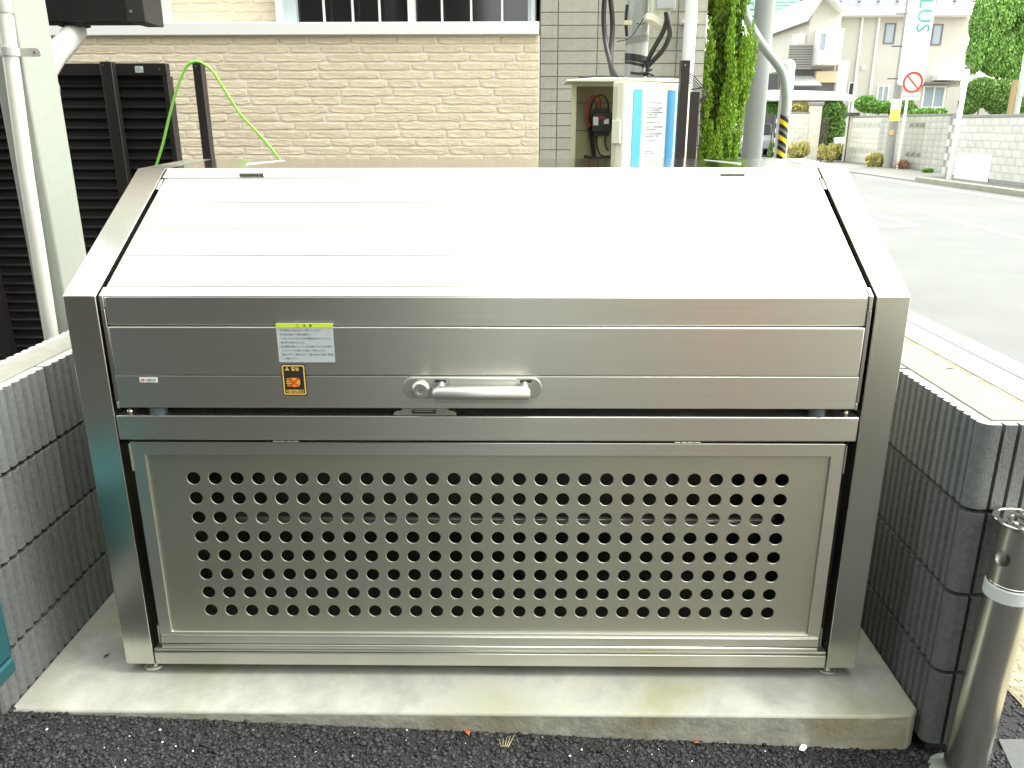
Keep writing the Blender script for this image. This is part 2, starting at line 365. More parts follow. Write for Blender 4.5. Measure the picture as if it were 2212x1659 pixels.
# ================================================================ THE BIN
B = thing('refuse_bin', (0, .37, 0), 'large stainless steel refuse bin with sloping ribbed lid and perforated front door', 'refuse bin')
ZC, YT, ZT, YB, ZB = .955, .432, 1.197, .753, 1.207
for s in (-1, 1):
    outer = [(0, .028), (0, ZC), (YT, ZT), (YB, ZB), (YB, .028)]
    inner = [(.045, .060), (.045, ZC-.028), (YT+.008, ZT-.045), (YB-.04, ZB-.045), (YB-.04, .060)]
    a, b_ = sorted((s*.8295, s*.900))
    MB().ring(outer, inner, 'x', a, b_).build('side_frame', STEEL_V, B, bevel=.0018)
    a, b_ = sorted((s*.862, s*.868))
    MB().prism([(.04, .05), (.04, ZC-.02), (YT, ZT-.02), (YB-.02, ZB-.02), (YB-.02, .05)][::-1], 'x', a, b_).build('side_panel', STEEL_P, B)
    a, b_ = sorted((s*.8275, s*.832))     # dark inner return of the post
    fx = s*.846
    ft = MB().lathe([(0, 0), (.024, 0), (.029, .003), (.028, .008), (.016, .015), (.010, .018), (.010, .032)], (fx, .036, .0005), 28).build('foot', CHROME, B, smooth=True)
    MB().lathe([(0, 0), (.024, 0), (.029, .003), (.028, .008), (.016, .015), (.010, .018), (.010, .032)], (fx, .70, .0005), 28).build('foot', CHROME, B, smooth=True)
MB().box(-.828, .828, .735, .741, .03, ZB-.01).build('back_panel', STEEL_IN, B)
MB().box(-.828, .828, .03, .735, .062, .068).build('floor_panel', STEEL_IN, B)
for s in (-1, 1):
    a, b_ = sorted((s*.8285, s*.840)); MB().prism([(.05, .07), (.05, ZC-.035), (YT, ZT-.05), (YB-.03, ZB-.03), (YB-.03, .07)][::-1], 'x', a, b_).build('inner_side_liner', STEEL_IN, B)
# top sheet with stiffening bars
MB().prism([(YT+.001, ZT-.012), (YT+.001, ZT+.0005), (YB, ZB+.0005), (YB, ZB-.012)], 'x', -.8245, .8245).build('top_panel', STEEL_T, B, bevel=.002)
for s, u in ((-1, 657), (1, 1675)):
    p = A(u, 349, y=.60)
    MB().tube([(s*.665, .560, ZT+.0045), (s*.600, .700, ZT+.0075)], .0028, 8).build('top_rib', ALU, B, smooth=True)
# fixed strip over the hinge line
def slope(y): return ZC+(ZT-ZC)/YT*y
def slab_strip(ya, yb, off=0, th=.014):
    t = Vector((0, YT, ZT-ZC)).normalized(); nn = Vector((0, -t.z, t.y))
    p0 = Vector((0, ya, slope(ya)))+nn*off; p1 = Vector((0, yb, slope(yb)))+nn*off
    return [(p0.y, p0.z), (p1.y, p1.z), (p1.y-nn.y*th, p1.z-nn.z*th), (p0.y-nn.y*th, p0.z-nn.z*th)]
MB().prism(slab_strip(.3945, .4315)[::-1], 'x', -.8245, .8245).build('hinge_strip', STEEL, B, bevel=.001)
for xc in (-.600, .606):
    h = None
    p = slope(.4045)
    for k in range(5):
        x0 = xc-.031+k*.0124
        q = MB().tube([(x0+.0006, .402, slope(.402)+.0035), (x0+.0118, .402, slope(.402)+.0035)], .0042, 10)
        if h is None: h = q
        else: h.add(q.v, q.f)
    h.build('hinge', mat('hinge_steel', (.30, .30, .27), .4, 1), B, smooth=True)
# lid
LID = MB().prism([(.012, .712), (.012, ZC-.016), (.02, ZC-.012), (.39, slope(.39)-.018), (.39, slope(.39)-.04), (.035, ZC-.05), (.035, .712)][::-1], 'x', -.806, .806).build('lid', STEEL_IN, B)
edges = [.0, .029, .122, .211, .301, .393]
for a, b_ in zip(edges[:-1], edges[1:]):
    MB().prism(slab_strip(a+.0005 if a else .0005, b_-.0006)[::-1], 'x', -.811, .811).build('lid_panel', STEEL, LID, bevel=.0006, seg=1)
MB().box(-.811, .811, -.0005, .014, .8915, .9535).build('lid_panel', STEEL, LID, bevel=.0016)
MB().box(-.811, .811, -.0055, .014, .7805, .8895).build('lid_panel', STEEL, LID, bevel=.0030)
MB().box(-.811, .811, -.0055, .014, .7055, .7795).build('lid_panel', STEEL, LID, bevel=.0012)
ROSE = mat('pinkish_satin_trim', (.42, .38, .37), .35, 1)
for s in (-1, 1):
    a, b_ = sorted((s*.8118, s*.8195))
    MB().box(a, b_, -.0045, .013, .7200, .9280).build('side_trim', ROSE, LID, bevel=.001)
    MB().prism([(-.0045, .929), (-.0045, .957), (.02, .971), (.02, .94)][::-1], 'x', a, b_).build('end_cap', ALU, LID, bevel=.001)
    a, b_ = sorted((s*.8118, s*.8165))
    MB().prism(slab_strip(.022, .392, 0, .02)[::-1], 'x', a, b_).build('side_trim', STEEL, LID, bevel=.001)
    MB().box(a-.001, b_, -.006, .012, .7035, .7190).build('end_cap', ALU_CAST, LID, bevel=.001)
    MB().prism(slab_strip(.352, .391, -.001, .006)[::-1], 'x', *sorted((s*.8200, s*.8272))).build('lid_bracket', CHROME, B, bevel=.001)
    MB().lathe([(0, 0), (.019, 0), (.019, .024), (0, .026)], (s*.737, .018, .684), 20).build('bumper', mat('blue_grey_rubber', (.10, .12, .14), .5), B, smooth=True)
    MB().lathe([(0, 0), (.008, 0), (.008, .005), (.004, .010), (0, .011)], (s*.803, .022, .6865), 14).build('screw', CHROME, B, smooth=True)
    MB().box(s*.452-.016, s*.452+.016, .030, .036, .694, .700).build('catch_plate', ALU, B, bevel=.001)
# cross bar with rolled top edge and black sheet behind it
MB().box(-.8265, .8265, -.001, .052, .6265, .6850).build('cross_bar', STEEL, B, bevel=.0028)
MB().box(-.8265, .8265, .0525, .060, .60, .80).build('black_back_sheet', BLACKP, B)
MB().box(-.8265, .8265, -.001, .050, .0285, .0640).build('bottom_rail', STEEL, B, bevel=.0025)
# door
DOOR = MB().ring([(-.806, .085), (.806, .085), (.806, .6200), (-.806, .6200)], [(-.776, .1205), (.776, .1205), (.776, .5885), (-.776, .5885)], 'y', .003, .020).build('door', STEEL, B, bevel=.0015)
MB().box(-.803, .803, -.002, .006, .0900, .1130).build('door_bottom_rail', STEEL, DOOR, bevel=.002)
MB().box(-.803, .803, -.0045, .006, .0765, .0885).build('door_drip_edge', STEEL, DOOR, bevel=.0035)
MB().box(-.8265, .8265, .001, .04, .0650, .0740).build('door_sill', STEEL, B, bevel=.003)
for s in (-1, 1):
    MB().box(*sorted((s*.8065, s*.8085)), -.001, .018, .55, .617).build('door_edge_tab', ALU, DOOR)
    MB().box(*sorted((s*.8065, s*.8085)), -.001, .018, .09, .14).build('door_edge_tab', ALU, DOOR)
    q = MB()
    for k in range(4): q.tube([(s*.452-.03+.015*k+.001, .004, .6225), (s*.452-.03+.015*k+.014, .004, .6225)], .0025, 8)
    q.build('hinge', ALU, DOOR, smooth=True)
p = MB(); r = .0153; yf, yk = .0095, .0118; NX, NZ = 28, 8; x0c, z0c = -.675, .178; hp = .025; NS = 24
for i in range(NX):
    for j in range(NZ):
        cx, cz = x0c+.05*i, z0c+.05*j; vs = []; fs = []
        for k in range(NS):
            a = 2*math.pi*(k+.5)/NS; c_, s2 = math.cos(a), math.sin(a); m_ = max(abs(c_), abs(s2))
            vs += [(cx+hp*c_/m_, yf, cz+hp*s2/m_), (cx+(r+.0012)*c_, yf, cz+(r+.0012)*s2), (cx+r*c_, yf+.0009, cz+r*s2), (cx+r*c_, yk, cz+r*s2)]
        # corners filled
        for k in range(NS):
            k2 = (k+1) % NS
            for q in range(3): fs.append((4*k+q, 4*k2+q, 4*k2+q+1, 4*k+q+1))
        cr = [(cx+sx*hp, yf, cz+sz*hp) for sx, sz in ((1, 1), (-1, 1), (-1, -1), (1, -1))]
        nb = len(vs); vs += cr
        for (ci, kk) in enumerate((2, 8, 14, 20)): fs.append((nb+ci, 4*(kk % NS), 4*((kk+1) % NS)))
        p.add(vs, fs)
xa, xb, za, zb = x0c-hp, x0c+hp+.05*(NX-1), z0c-hp, z0c+hp+.05*(NZ-1)
for (a, b_, c_, d_) in ((-.777, .777, .1195, za), (-.777, .777, zb, .5895), (-.777, xa, za, zb), (xb, .777, za, zb)):
    p.add([(a, yf, c_), (b_, yf, c_), (b_, yf, d_), (a, yf, d_)], [(0, 1, 2, 3)])
pp = p.build('perforated_panel', STEEL_P, DOOR)
MB().box(-.60, .66, .035, .040, .4005, .4135).build('inner_rail', ALU, B, bevel=.001)
MB().box(-.62, .68, .0405, .10, .4135, .4160).build('inner_shelf', STEEL_IN, B)
MB().box(.52, .60, .028, .0345, .398, .410).build('inner_clip', ALU, B)
# handle set
def stadium(xa, xb, za, zb, n=10):
    r_ = (zb-za)/2; zc_ = (za+zb)/2
    return [(xb-r_+r_*math.cos(t), zc_+r_*math.sin(t)) for t in [(-.5+k/n)*math.pi for k in range(n+1)]]+[(xa+r_+r_*math.cos(t), zc_+r_*math.sin(t)) for t in [(.5+k/n)*math.pi for k in range(n+1)]]
H = MB().prism(stadium(-.180, .124, .731, .7795), 'y', -.0125, -.0056).build('handle', ALU_CAST, LID, bevel=.003, seg=3)
MB().box(-.078, .068, -.017, -.0127, .750, .7780).build('handle_recess_cover', ALU_CAST, H, bevel=.0015)
MB().tube([(-.1135, -.040, .7500), (-.110, -.040, .7500), (-.101, -.040, .7500), (.088, -.040, .7500), (.097, -.040, .7500), (.1005, -.040, .7500)], [.004, .0130, .0180, .0180, .0130, .004], 24).build('grip', ALU, H, smooth=True)
for xx in (-.094, .086): MB().tube([(xx, -.013, .763), (xx, -.026, .762), (xx, -.040, .752)], [.009, .009, .010], 12).build('grip_arm', ALU, H, smooth=True)
for xx in (-.097, .089): MB().box(xx-.0125, xx+.0125, -.0140, -.0122, .7685, .7735).build('slot', BLACKP, H)
MB().lathe([(0, -.003), (.0195, -.003), (.0195, -.016), (.0150, -.0215), (.0095, -.0215), (.0090, -.0195), (0, -.0195)], (-.1385, -.0125, .7565), 32, 'y').build('lock', ALU, H, smooth=True)
MB().box(-.1425, -.1345, -.0330, -.0322, .7557, .7572).build('keyhole', BLACKP, H)
# latch keeper on the cross bar
K = MB().prism([(-.206, .6860), (-.066, .6860), (-.066, .6900), (-.073, .6965), (-.082, .6965), (-.086, .7030), (-.184, .7030), (-.188, .6965), (-.199, .6965), (-.206, .6900)], 'y', .002, .018).build('latch_keeper', ALU_CAST, B, bevel=.0012)
MB().box(-.163, -.111, -.0005, .0018, .6915, .6990).build('latch_slot', BLACKP, K)
MB().box(-.159, -.115, -.0020, -.0007, .6955, .6985).build('latch_tongue', CHROME, K)
for xx in (-.195, -.077): MB().lathe([(0, 0), (.004, 0), (.004, .003), (0, .0035)], (xx, .010, .6963), 12).build('screw', BLACKP, K)
# stickers (flat print)
ST_B = mat('sticker_pale_grey', (.50, .56, .58), .45); ST_Y = mat('sticker_yellow', (.62, .80, .06), .45); INK = mat('sticker_ink', (.02, .02, .02), .6)
OR = mat('sticker_orange', (.80, .42, .03), .45); ORL = mat('sticker_amber', (.85, .55, .12), .45); RED = mat('sticker_red', (.72, .06, .03), .45)
def rrect(x0, x1, z0, z1, r_, n=4):
    o = []
    for cx, cz, a0 in ((x1-r_, z0+r_, -90), (x1-r_, z1-r_, 0), (x0+r_, z1-r_, 90), (x0+r_, z0+r_, 180)):
        for k in range(n+1): a = D2(a0+90*k/n); o.append((cx+r_*math.cos(a), cz+r_*math.sin(a)))
    return o
S1 = MB().prism(rrect(-.447, -.325, .811, .898, .002), 'y', -.0062, -.0056).build('caution_sticker', ST_B, LID)
MB().prism(rrect(-.4468, -.3252, .8885, .8978, .0015), 'y', -.0068, -.0063).build('sticker_band', ST_Y, S1)
text('\u26a0', .0075, -.4045, -.0070, .8905, INK, S1); text('\u6ce8\u3000\u610f', .0066, -.389, -.0070, .8906, INK, S1, bold=.0001)
lines = ['\u30fb\u6249\u306e\u958b\u9589\u306f\u5fc5\u305a\u53d6\u624b\u3092\u6301\u3063\u3066\u64cd\u4f5c\u3057\u3066\u304f\u3060\u3055\u3044\u3002', '\u3000\u4ed6\u306e\u90e8\u5206\u3092\u63b4\u3093\u3067\u306e\u64cd\u4f5c\u306f\u5371\u967a\u3067\u3059\u3002',
         '\u30fb\u300c\u304b\u304e\u300d\u3092\u3064\u3051\u305f\u307e\u307e\u3067\u306e\u6249\u306e\u958b\u9589\u306f\u884c\u308f\u306a\u3044\u3067\u304f\u3060\u3055\u3044\u3002', '\u3000\u9375\u306e\u58ca\u308c\u308b\u539f\u56e0\u306b\u306a\u308a\u307e\u3059\u3002',
         '\u30fb\u6249\u306e\u958b\u9589\u529b\u304c\u91cd\u304f\u306a\u3063\u305f\u308a\u3001\u6249\u304c\u81ea\u7136\u306b\u4e0b\u304c\u3063\u3066\u304d\u305f\u5834\u5408\u3001', '\u3000\u30ac\u30b9\u30b9\u30d7\u30ea\u30f3\u30b0\u306e\u5bff\u547d\uff08\u30ac\u30b9\u629c\u3051\uff09\u304c\u8003\u3048\u3089\u308c\u307e\u3059\u3002',
         '\u3000\u5371\u967a\u3067\u3059\u306e\u3067\u3001\u4f7f\u7528\u3092\u6b62\u3081\u3066\u3001\u304a\u8cb7\u3044\u6c42\u3081\u306e\u5de5\u52d9\u5e97\u30fb\u8ca9\u58f2\u5e97', '\u3000\u306b\u3054\u76f8\u8ac7\u304f\u3060\u3055\u3044\u3002']
for i, tx in enumerate(lines): text(tx, .0050, -.4435, -.0066, .8805-.00895*i, INK, S1, wx=.83)
S2 = MB().prism(rrect(-.4445, -.3915, .735, .8065, .004), 'y', -.0062, -.0056).build('warning_sticker', INK, LID)
MB().ring(rrect(-.4425, -.3935, .737, .8045, .0035), rrect(-.4398, -.3962, .7397, .8018, .002), 'y', -.0067, -.0063).build('sticker_border', ORL, S2)
MB().prism([(-.4365, .7925), (-.4265, .7925), (-.4315, .8005)], 'y', -.0067, -.0063).build('warning_triangle', ORL, S2)
text('!', .0075, -.4315, -.0070, .7932, INK, S2, align='CENTER', bold=.0002)
text('\u8b66\u544a', .0088, -.4225, -.0068, .7925, ORL, S2, bold=.0002)
hd = MB().prism([(-.4235+.0, .755), (-.413, .755), (-.4065, .759), (-.4045, .7655), (-.4065, .772), (-.413, .7755), (-.4235, .7755)], 'y', -.0067, -.0063)
for k in range(4): hd.prism(stadium(-.4355+(.0015 if k in (0, 3) else 0), -.4215, .7560+.0050*k, .7594+.0050*k, 5), 'y', -.0067, -.0064)
hd.build('hand_mark', OR, S2)
for s in (1, -1):
    q = MB().box(-.0148, .0148, -.0073, -.0068, -.0018, .0018); q.xf(Matrix.Translation((-.4185, 0, .7655)) @ Matrix.Rotation(s*D2(43), 4, 'Y')); q.v = [(a, b_-(0 if s > 0 else .0002), c_) for a, b_, c_ in q.v]; q.build('red_cross_stroke', RED, S2)
MB().prism(rrect(-.4370, -.3990, .7415, .7482, .003), 'y', -.0067, -.0063).build('caption_band', ORL, S2)
text('\u306f\u3055\u307e\u308c\u6ce8\u610f', .0060, -.4180, -.0070, .7427, INK, S2, align='CENTER', bold=.00015)
S3 = MB().prism(rrect(-.758, -.7185, .7645, .7755, .0008), 'y', -.0062, -.0056).build('maker_label', WHITE, LID)
MB().prism([(-.7555, .770), (-.752, .7665), (-.752, .7735)][::1], 'y', -.0066, -.0063).build('maker_mark', RED, S3)
MB().prism([(-.7455, .770), (-.7495, .7665), (-.7495, .7735)][::-1], 'y', -.0066, -.0063).build('maker_mark', RED, S3)
MB().box(-.7525, -.7490, -.0066, -.0063, .7685, .7715).build('maker_mark', RED, S3)
text('\u56db\u56fd\u5316\u6210', .0058, -.7435, -.0067, .7675, mat('label_grey_ink', (.10, .12, .14), .6), S3, wx=.9, bold=.0001)

# ================================================================ HOUSE behind the bin
HY = 4.30
YB_ = mat('cream_moulded_brick', (.76, .65, .48), .8, nz=(28, .09), bump=(42, .7, .009), rand=.06, stretch=(.6, 1, 1.6))
YJ = mat('pale_pinkish_joint', (.78, .70, .60), .85, nz=(8, .04))
GB = mat('grey_beige_tile', (.37, .36, .30), .75, nz=(14, .08), bump=(160, .6, .005), rand=.07)
GJ = mat('grey_tile_joint', (.17, .17, .155), .85)
LEDGE = mat('white_ledge_metal', (.82, .82, .80), .4)
HS = thing('house', (-1, 4.4, -.15), 'two-tone house behind the bin with cream brick siding, grey tiled corner and barred window', 'house')
MB().box(-5.2, .203, HY, 9.5, -.15, 1.89).build('lower_wall', YJ, HS)
MB().box(-5.2, .18, HY+.17, 9.5, 1.89, 6.5).build('upper_wall', YJ, HS)
MB().box(.203, 1.335, HY+.004, 9.5, -.15, 6.5).build('grey_wall', GJ, HS)
MB().box(-5.3, .196, HY-.050, HY+.20, 1.889, 1.968).build('ledge', LEDGE, HS, bevel=.004)
def brick_mesh(Lb, Hb, y, seed):
    rr = random.Random(seed); n = max(5, int(Lb/.035)); fr = []
    for k in range(n+1): fr.append((Lb*k/n+(0 if 0 < k < n else (.003 if k == 0 else -.003)), rr.uniform(-.0045, .0035)+(.005 if k in (0, n) else 0)))
    for k in range(n, -1, -1): fr.append((Lb*k/n+(0 if 0 < k < n else (.003 if k == 0 else -.003)), Hb+rr.uniform(-.003, .003)-(.004 if k in (0, n) else 0)))
    b = MB(); m_ = len(fr); cx, cz = Lb/2, Hb/2
    b.add([(x, 0, z) for x, z in fr]+[(x+(cx-x)*.012+(.002 if x < cx else -.002), -.0065+rr.uniform(-.0015, .0015), z+(cz-z)*.12) for x, z in fr], [tuple(range(m_, 2*m_))]+[(i, (i+1) % m_, m_+(i+1) % m_, m_+i) for i in range(m_)])
    return b.mesh('brick', YB_)
LENS = (.20, .27, .315, .36, .42); BR = [[brick_mesh(L_, .0435, 0, 10*i+j) for j in range(4)] for i, L_ in enumerate(LENS)]
def brick_rows(x0, x1, ztop, nrow, y, first_jit=0):
    for r_ in range(nrow):
        z = ztop-.0561*(r_+1)+.004; x = x0-random.uniform(0, .18)
        while x < x1-.02:
            i = random.choice((0, 1, 1, 2, 2, 3, 3, 4, 4)); L_ = LENS[i]
            if x+L_ > x1: L_ = x1-x; sc = L_/LENS[i]
            else: sc = 1
            if L_ > .03: inst(BR[i][random.randrange(4)], 'brick', HS, (x, y, z), scl=(sc, 1, 1) if sc != 1 else None)
            x += L_+.009
brick_rows(-3.42, .195, 1.887, 15, HY)
brick_rows(-3.4, -2.50, 2.170, 3, HY+.17); brick_rows(-2.36, -1.63, 2.170, 3, HY+.17)
MB().box(-2.50, -2.37, HY+.155, HY+.2, 1.968, 4.5).build('corner_trim', mat('pale_green_white_trim', (.62, .64, .58), .5), HS)
tm = MB().box(0, .266, -.008, .01, 0, .0765).mesh('tile', GB)
bvv = None
for r_ in range(14):
    z = 2.098-.0815*r_+.012
    xs_ = [.2085]+[.3285+.2711*k for k in range(4)]
    for k, x in enumerate(xs_):
        wd = .1145 if k == 0 else min(.266, 1.334-x)
        if wd > .02: inst(tm, 'tile', HS, (x, HY+.004, z-.0775), scl=(wd/.266, 1, 1))
# window with bars
wx0, wx1 = -1.615, .17; wy = HY+.07
WF = mat('window_frame_white', (.70, .72, .70), .4); GLS = mat('dark_window_glass', (.012, .012, .013), .08, spec=.6)
MB().ring([(wx0, 1.972), (wx1, 1.972), (wx1, 3.1), (wx0, 3.1)], [(wx0+.045, 1.975), (wx1-.03, 1.975), (wx1-.03, 3.05), (wx0+.045, 3.05)], 'y', wy-.02, wy+.05).build('window_frame', WF, HS, bevel=.003)
MB().ring([(wx0+.046, 1.976), (wx1-.031, 1.976), (wx1-.031, 3.04), (wx0+.046, 3.04)], [(wx0+.14, 1.979), (wx1-.05, 1.979), (wx1-.05, 3.0), (wx0+.14, 3.0)], 'y', wy+.0, wy+.05).build('window_sash', mat('sash_blue_white', (.52, .60, .62), .4), HS)
MB().box(wx0+.141, wx1-.051, wy+.055, wy+.07, 1.979, 3.0).build('window_pane', GLS, HS)
for u in (700, 762, 820, 955, 1018, 1085):
    p = A(u, 25, y=wy-.05); MB().box(p.x-.007, p.x+.007, wy-.058, wy-.043, 1.968, 3.0).build('window_bar', WF, HS)
p = A(889, 25, y=wy-.01); MB().box(p.x-.024, p.x+.024, wy-.030, wy+.05, 1.972, 3.0).build('window_mullion', WF, HS)
p = A(1488, 100, y=4.20); DPX = p.x
MB().tube([(DPX, 4.2, -.1), (DPX, 4.2, 6)], .041, 20).build('downpipe', WHITE, HS, smooth=True)
for z in (1.15, 1.95): MB().box(DPX-.05, DPX+.05, 4.19, 4.302, z, z+.02).build('pipe_clip', WHITE, HS)

# ================================================================ LEFT: shelter column, fascia, drain pipes
SH = thing('cycle_shelter', (-1.36, .85, -.1), 'grey metal shelter column and dark fascia at the upper left, behind the left block wall', 'shelter')
MB().box(-1.420, -1.330, .75, .92, -.1, 2.9).build('column', COLM, SH, bevel=.006)
pa = A(24, 100, y=.715); 
MB().tube([A(2, 0, y=.71), A(12, 40, y=.71), A(57, 379, y=.71), A(121, 790, y=.71), A(128, 840, y=.71)], .0205, 16).build('conduit', mat('conduit_ivory', (.62, .62, .56), .35), SH, smooth=True)
MB().tube([A(-6, -60, y=.71), A(10, 28, y=.71)], .0235, 16).build('conduit_socket', PVC, SH, smooth=True)
c = A(22, 112, y=.71)
q = MB().tube([(c.x, c.y, c.z-.011), (c.x, c.y, c.z+.011)], .0245, 18); q.box(c.x, c.x+.062, .728, .735, c.z-.011, c.z+.011); q.lathe([(0, 0), (.011, 0), (.011, -.006), (0, -.0062)], (c.x+.062, .735, c.z), 16, 'y'); q.build('pipe_clamp', PVC, SH, smooth=True)
MB().lathe([(0, 0), (.0035, 0), (.003, -.003), (0, -.0035)], (c.x+.058, .7285, c.z), 10, 'y').build('screw', CHROME, SH)
f0 = A(70, 44, y=1.30); f1 = A(318, 49, y=1.30)
FX0, FX1, FZ = -1.75, f1.x, (f0.z+f1.z)/2
MB().box(FX0, FX1-.02, 1.30, 1.42, FZ, FZ+.20).build('fascia', DARKBR, SH, bevel=.003)
MB().box(FX1-.062, FX1, 1.288, 1.44, FZ-.004, FZ+.21).build('fascia_end_cap', mat('dark_bronze_lighter', (.030, .026, .025), .35), SH, bevel=.003)
MB().lathe([(0, 0), (.006, 0), (.005, -.004), (0, -.005)], (FX1-.045, 1.2878, FZ+.03), 12, 'y').build('screw', CHROME, SH)
q0 = A(160, 47, y=1.37); q1 = A(155, 78, y=1.33); q2 = A(92, 160, y=.96)
MB().tube([q0, (q0.x, q0.y, q0.z-.035), q1, A(148, 88, y=1.30), A(118, 118, y=1.12), q2, (-1.375, .93, q2.z-.05)], [.036, .036, .036, .036, .036, .036, .036], 18).build('drain_pipe', PVC, SH, smooth=True)
MB().lathe([(0, 0), (.052, 0), (.052, -.008), (.038, -.012), (0, -.012)], (q0.x, q0.y, FZ), 20).build('drain_collar', DARKBR, SH, smooth=True)

# ================================================================ LOUVRE FENCE and posts
FY = 2.20; FTOP = 1.569
LF = thing('louvre_fence', (-2.3, FY, -.1), 'dark bronze louvre fence panels behind the left block wall', 'fence')
sm = MB().prism([(0, 0), (0, .006), (.016, .018), (.022, .040), (.026, .040), (.026, .030), (.012, .0)][::-1], 'x', 0, 1).mesh('slat', DARKBR)
DB2 = mat('dark_bronze_frame', (.016, .013, .013), .4)
xr = A(360, 140, y=FY).x
for (xa_, xb_) in ((-3.10, -2.24), (-2.215, xr)):
    MB().box(xa_, xb_, FY-.012, FY+.03, FTOP-.052, FTOP).build('top_rail', DB2, LF, bevel=.002)
    MB().box(xb_-.022, xb_, FY-.010, FY+.05, -.05, FTOP-.053).build('frame_stile', DB2, LF, bevel=.002)
    MB().box(xa_, xa_+.022, FY-.010, FY+.05, -.05, FTOP-.053).build('frame_stile', DB2, LF, bevel=.002)
    MB().box(xa_+.02, xb_-.02, FY+.030, FY+.034, -.05, FTOP-.05).build('back_sheet', DARKBR, LF)
    for k in range(34): inst(sm, 'slat', LF, (xa_+.023, FY+.0, FTOP-.1-.0455*k), scl=(xb_-xa_-.046, 1, 1))
for u in (240, ):
    x = A(u, 137, y=FY).x; MB().box(x-.026, x+.026, FY-.055, FY-.013, -.1, FTOP+.004).build('post', mat('post_dark', (.018, .016, .015), .35, nz=(400, .3)), LF, bevel=.002)
    MB().lathe([(0, 0), (.004, 0), (.003, -.003), (0, -.003)], (x-.012, FY-.055, FTOP-.012), 8, 'y').build('screw', CHROME, LF)
MB().box(-2.50, -2.45, FY-.055, FY-.013, -.1, FTOP).build('post', DB2, LF, bevel=.002)
x = A(348, 160, y=FY).x; MB().lathe([(0, 0), (.004, 0), (.003, -.003), (0, -.003)], (x, FY-.012, A(341, 150, y=FY).z), 8, 'y').build('screw', CHROME, LF)
p0, p1 = A(291, 143, y=FY-.014), A(310, 157, y=FY-.014)
STK = MB().prism(rrect(p0.x, p1.x, p1.z, p0.z, .003), 'y', FY-.0145, FY-.0125).build('sticker', mat('sticker_white', (.6, .64, .62), .4), LF)
q = MB()
for k in range(4):
    for j in range(5):
        if random.random() < .8: q.box(p0.x+.004+.0075*j, p0.x+.004+.0075*j+random.uniform(.003, .007), FY-.0152, FY-.0148, p0.z-.007-.0062*k, p0.z-.0045-.0062*k)
q.build('sticker_print', mat('print_green_grey', (.10, .16, .12), .6), STK)
PC = mat('post_bronze_pair', (.022, .016, .016), .4, nz=(300, .25))
for (u, nm, gz) in ((424, 'dark bronze square fence post standing alone before the cream brick wall', .058), (1482, 'dark bronze square fence post between the electric box and the conifer', .045)):
    c0 = A(u, 135, y=2.2); t = thing('fence_post', (c0.x, 2.2, -.1), nm, 'post', 'fence posts without panels')
    MB().box(c0.x-.020, c0.x+.020, 2.2, 2.2+.05, -.1, FTOP+.002).build('post', PC, t, bevel=.002)
    MB().box(c0.x-.021, c0.x+.021, 2.199, 2.252, FTOP+.0025, FTOP+.007).build('cap', BLACKP, t, bevel=.001)
    MB().lathe([(0, 0), (.0045, 0), (.0035, -.004), (0, -.004)], (c0.x-.004, 2.2, FTOP-.014), 10, 'y').build('screw', CHROME, t)
# green plastic coated hoop
HG = mat('lime_green_plastic', (.22, .55, .06), .4)
hp_ = [(338, 356), (352, 310), (366, 250), (383, 190), (398, 152), (408, 138), (421, 133), (432, 134), (441, 139), (450, 145), (464, 160), (491, 203.6), (521, 249), (548, 278), (576, 309), (602, 341)]
pts = [A(u, v, y=2.17-.0*i) for i, (u, v) in enumerate(hp_)]
e0_, e1_ = pts[0]-pts[1], pts[-1]-pts[-2]
pts = [pts[0]+e0_*k for k in (3, 2, 1)]+pts+[pts[-1]+e1_*k for k in (1, 2, 3, 4)]
tt = thing('garden_hoop', (pts[0].x, 2.17, .6), 'lime green plastic coated hoop arching over the dark fence post', 'garden hoop')
cu = []
for i in range(1, len(pts)-2):      # smooth it
    for k in range(4):
        t_ = k/4; a_, b_, c_, d_ = pts[i-1], pts[i], pts[i+1], pts[i+2]
        cu.append(.5*((2*b_)+(c_-a_)*t_+(2*a_-5*b_+4*c_-d_)*t_**2+(3*b_-a_-3*c_+d_)*t_**3))
MB().tube(cu, .0062, 8).build('hoop', HG, tt, smooth=True)

# ================================================================ ELECTRIC BOX, service pole, cables
IV = mat('ivory_painted_steel', (.55, .54, .37), .5, nz=(5, .04)); IVD = mat('ivory_inside', (.42, .39, .24), .6); IVL = mat('pale_ivory_lid', (.74, .74, .60), .45)
EB = thing('electric_box', (.58, 2.5, .2), 'ivory electric box with door ajar and taped paper notice, by the service pole', 'electric box')
ex0, ex1, ey0, ey1, ez1 = A(1240, 200, y=2.42).x, .835, 2.42, 2.62, A(1300, 178, y=2.42).z
MB().box(ex0, ex1, ey1-.006, ey1, .25, ez1).build('back', IVD, EB)
MB().box(ex0, ex0+.008, ey0, ey1-.006, .25, ez1).build('side', IVD, EB)
MB().box(ex1-.008, ex1, ey0, ey1-.006, .25, ez1).build('side', IV, EB)
MB().box(ex0-.008, ex0+.012, ey0-.008, ey0, .25, ez1).build('frame_edge', IV, EB, bevel=.002)
MB().box(ex0+.012, ex1, ey0-.008, ey0, ez1-.018, ez1).build('frame_edge', IV, EB, bevel=.002)
MB().box(ex0+.008, ex1-.008, ey0, ey1, .25, .26).build('floor', IVD, EB)
ez = A(1300, 343, y=2.55).z
MB().prism([(ex0-.045, ez1), (ex1+.012, ez1-.004), (ex1+.012, ez1+.010), (ex0+.1, ez1+.018), (ex0-.04, ez1+.008)], 'y', 2.33, 2.66).build('top_plate', IVL, EB, bevel=.003)
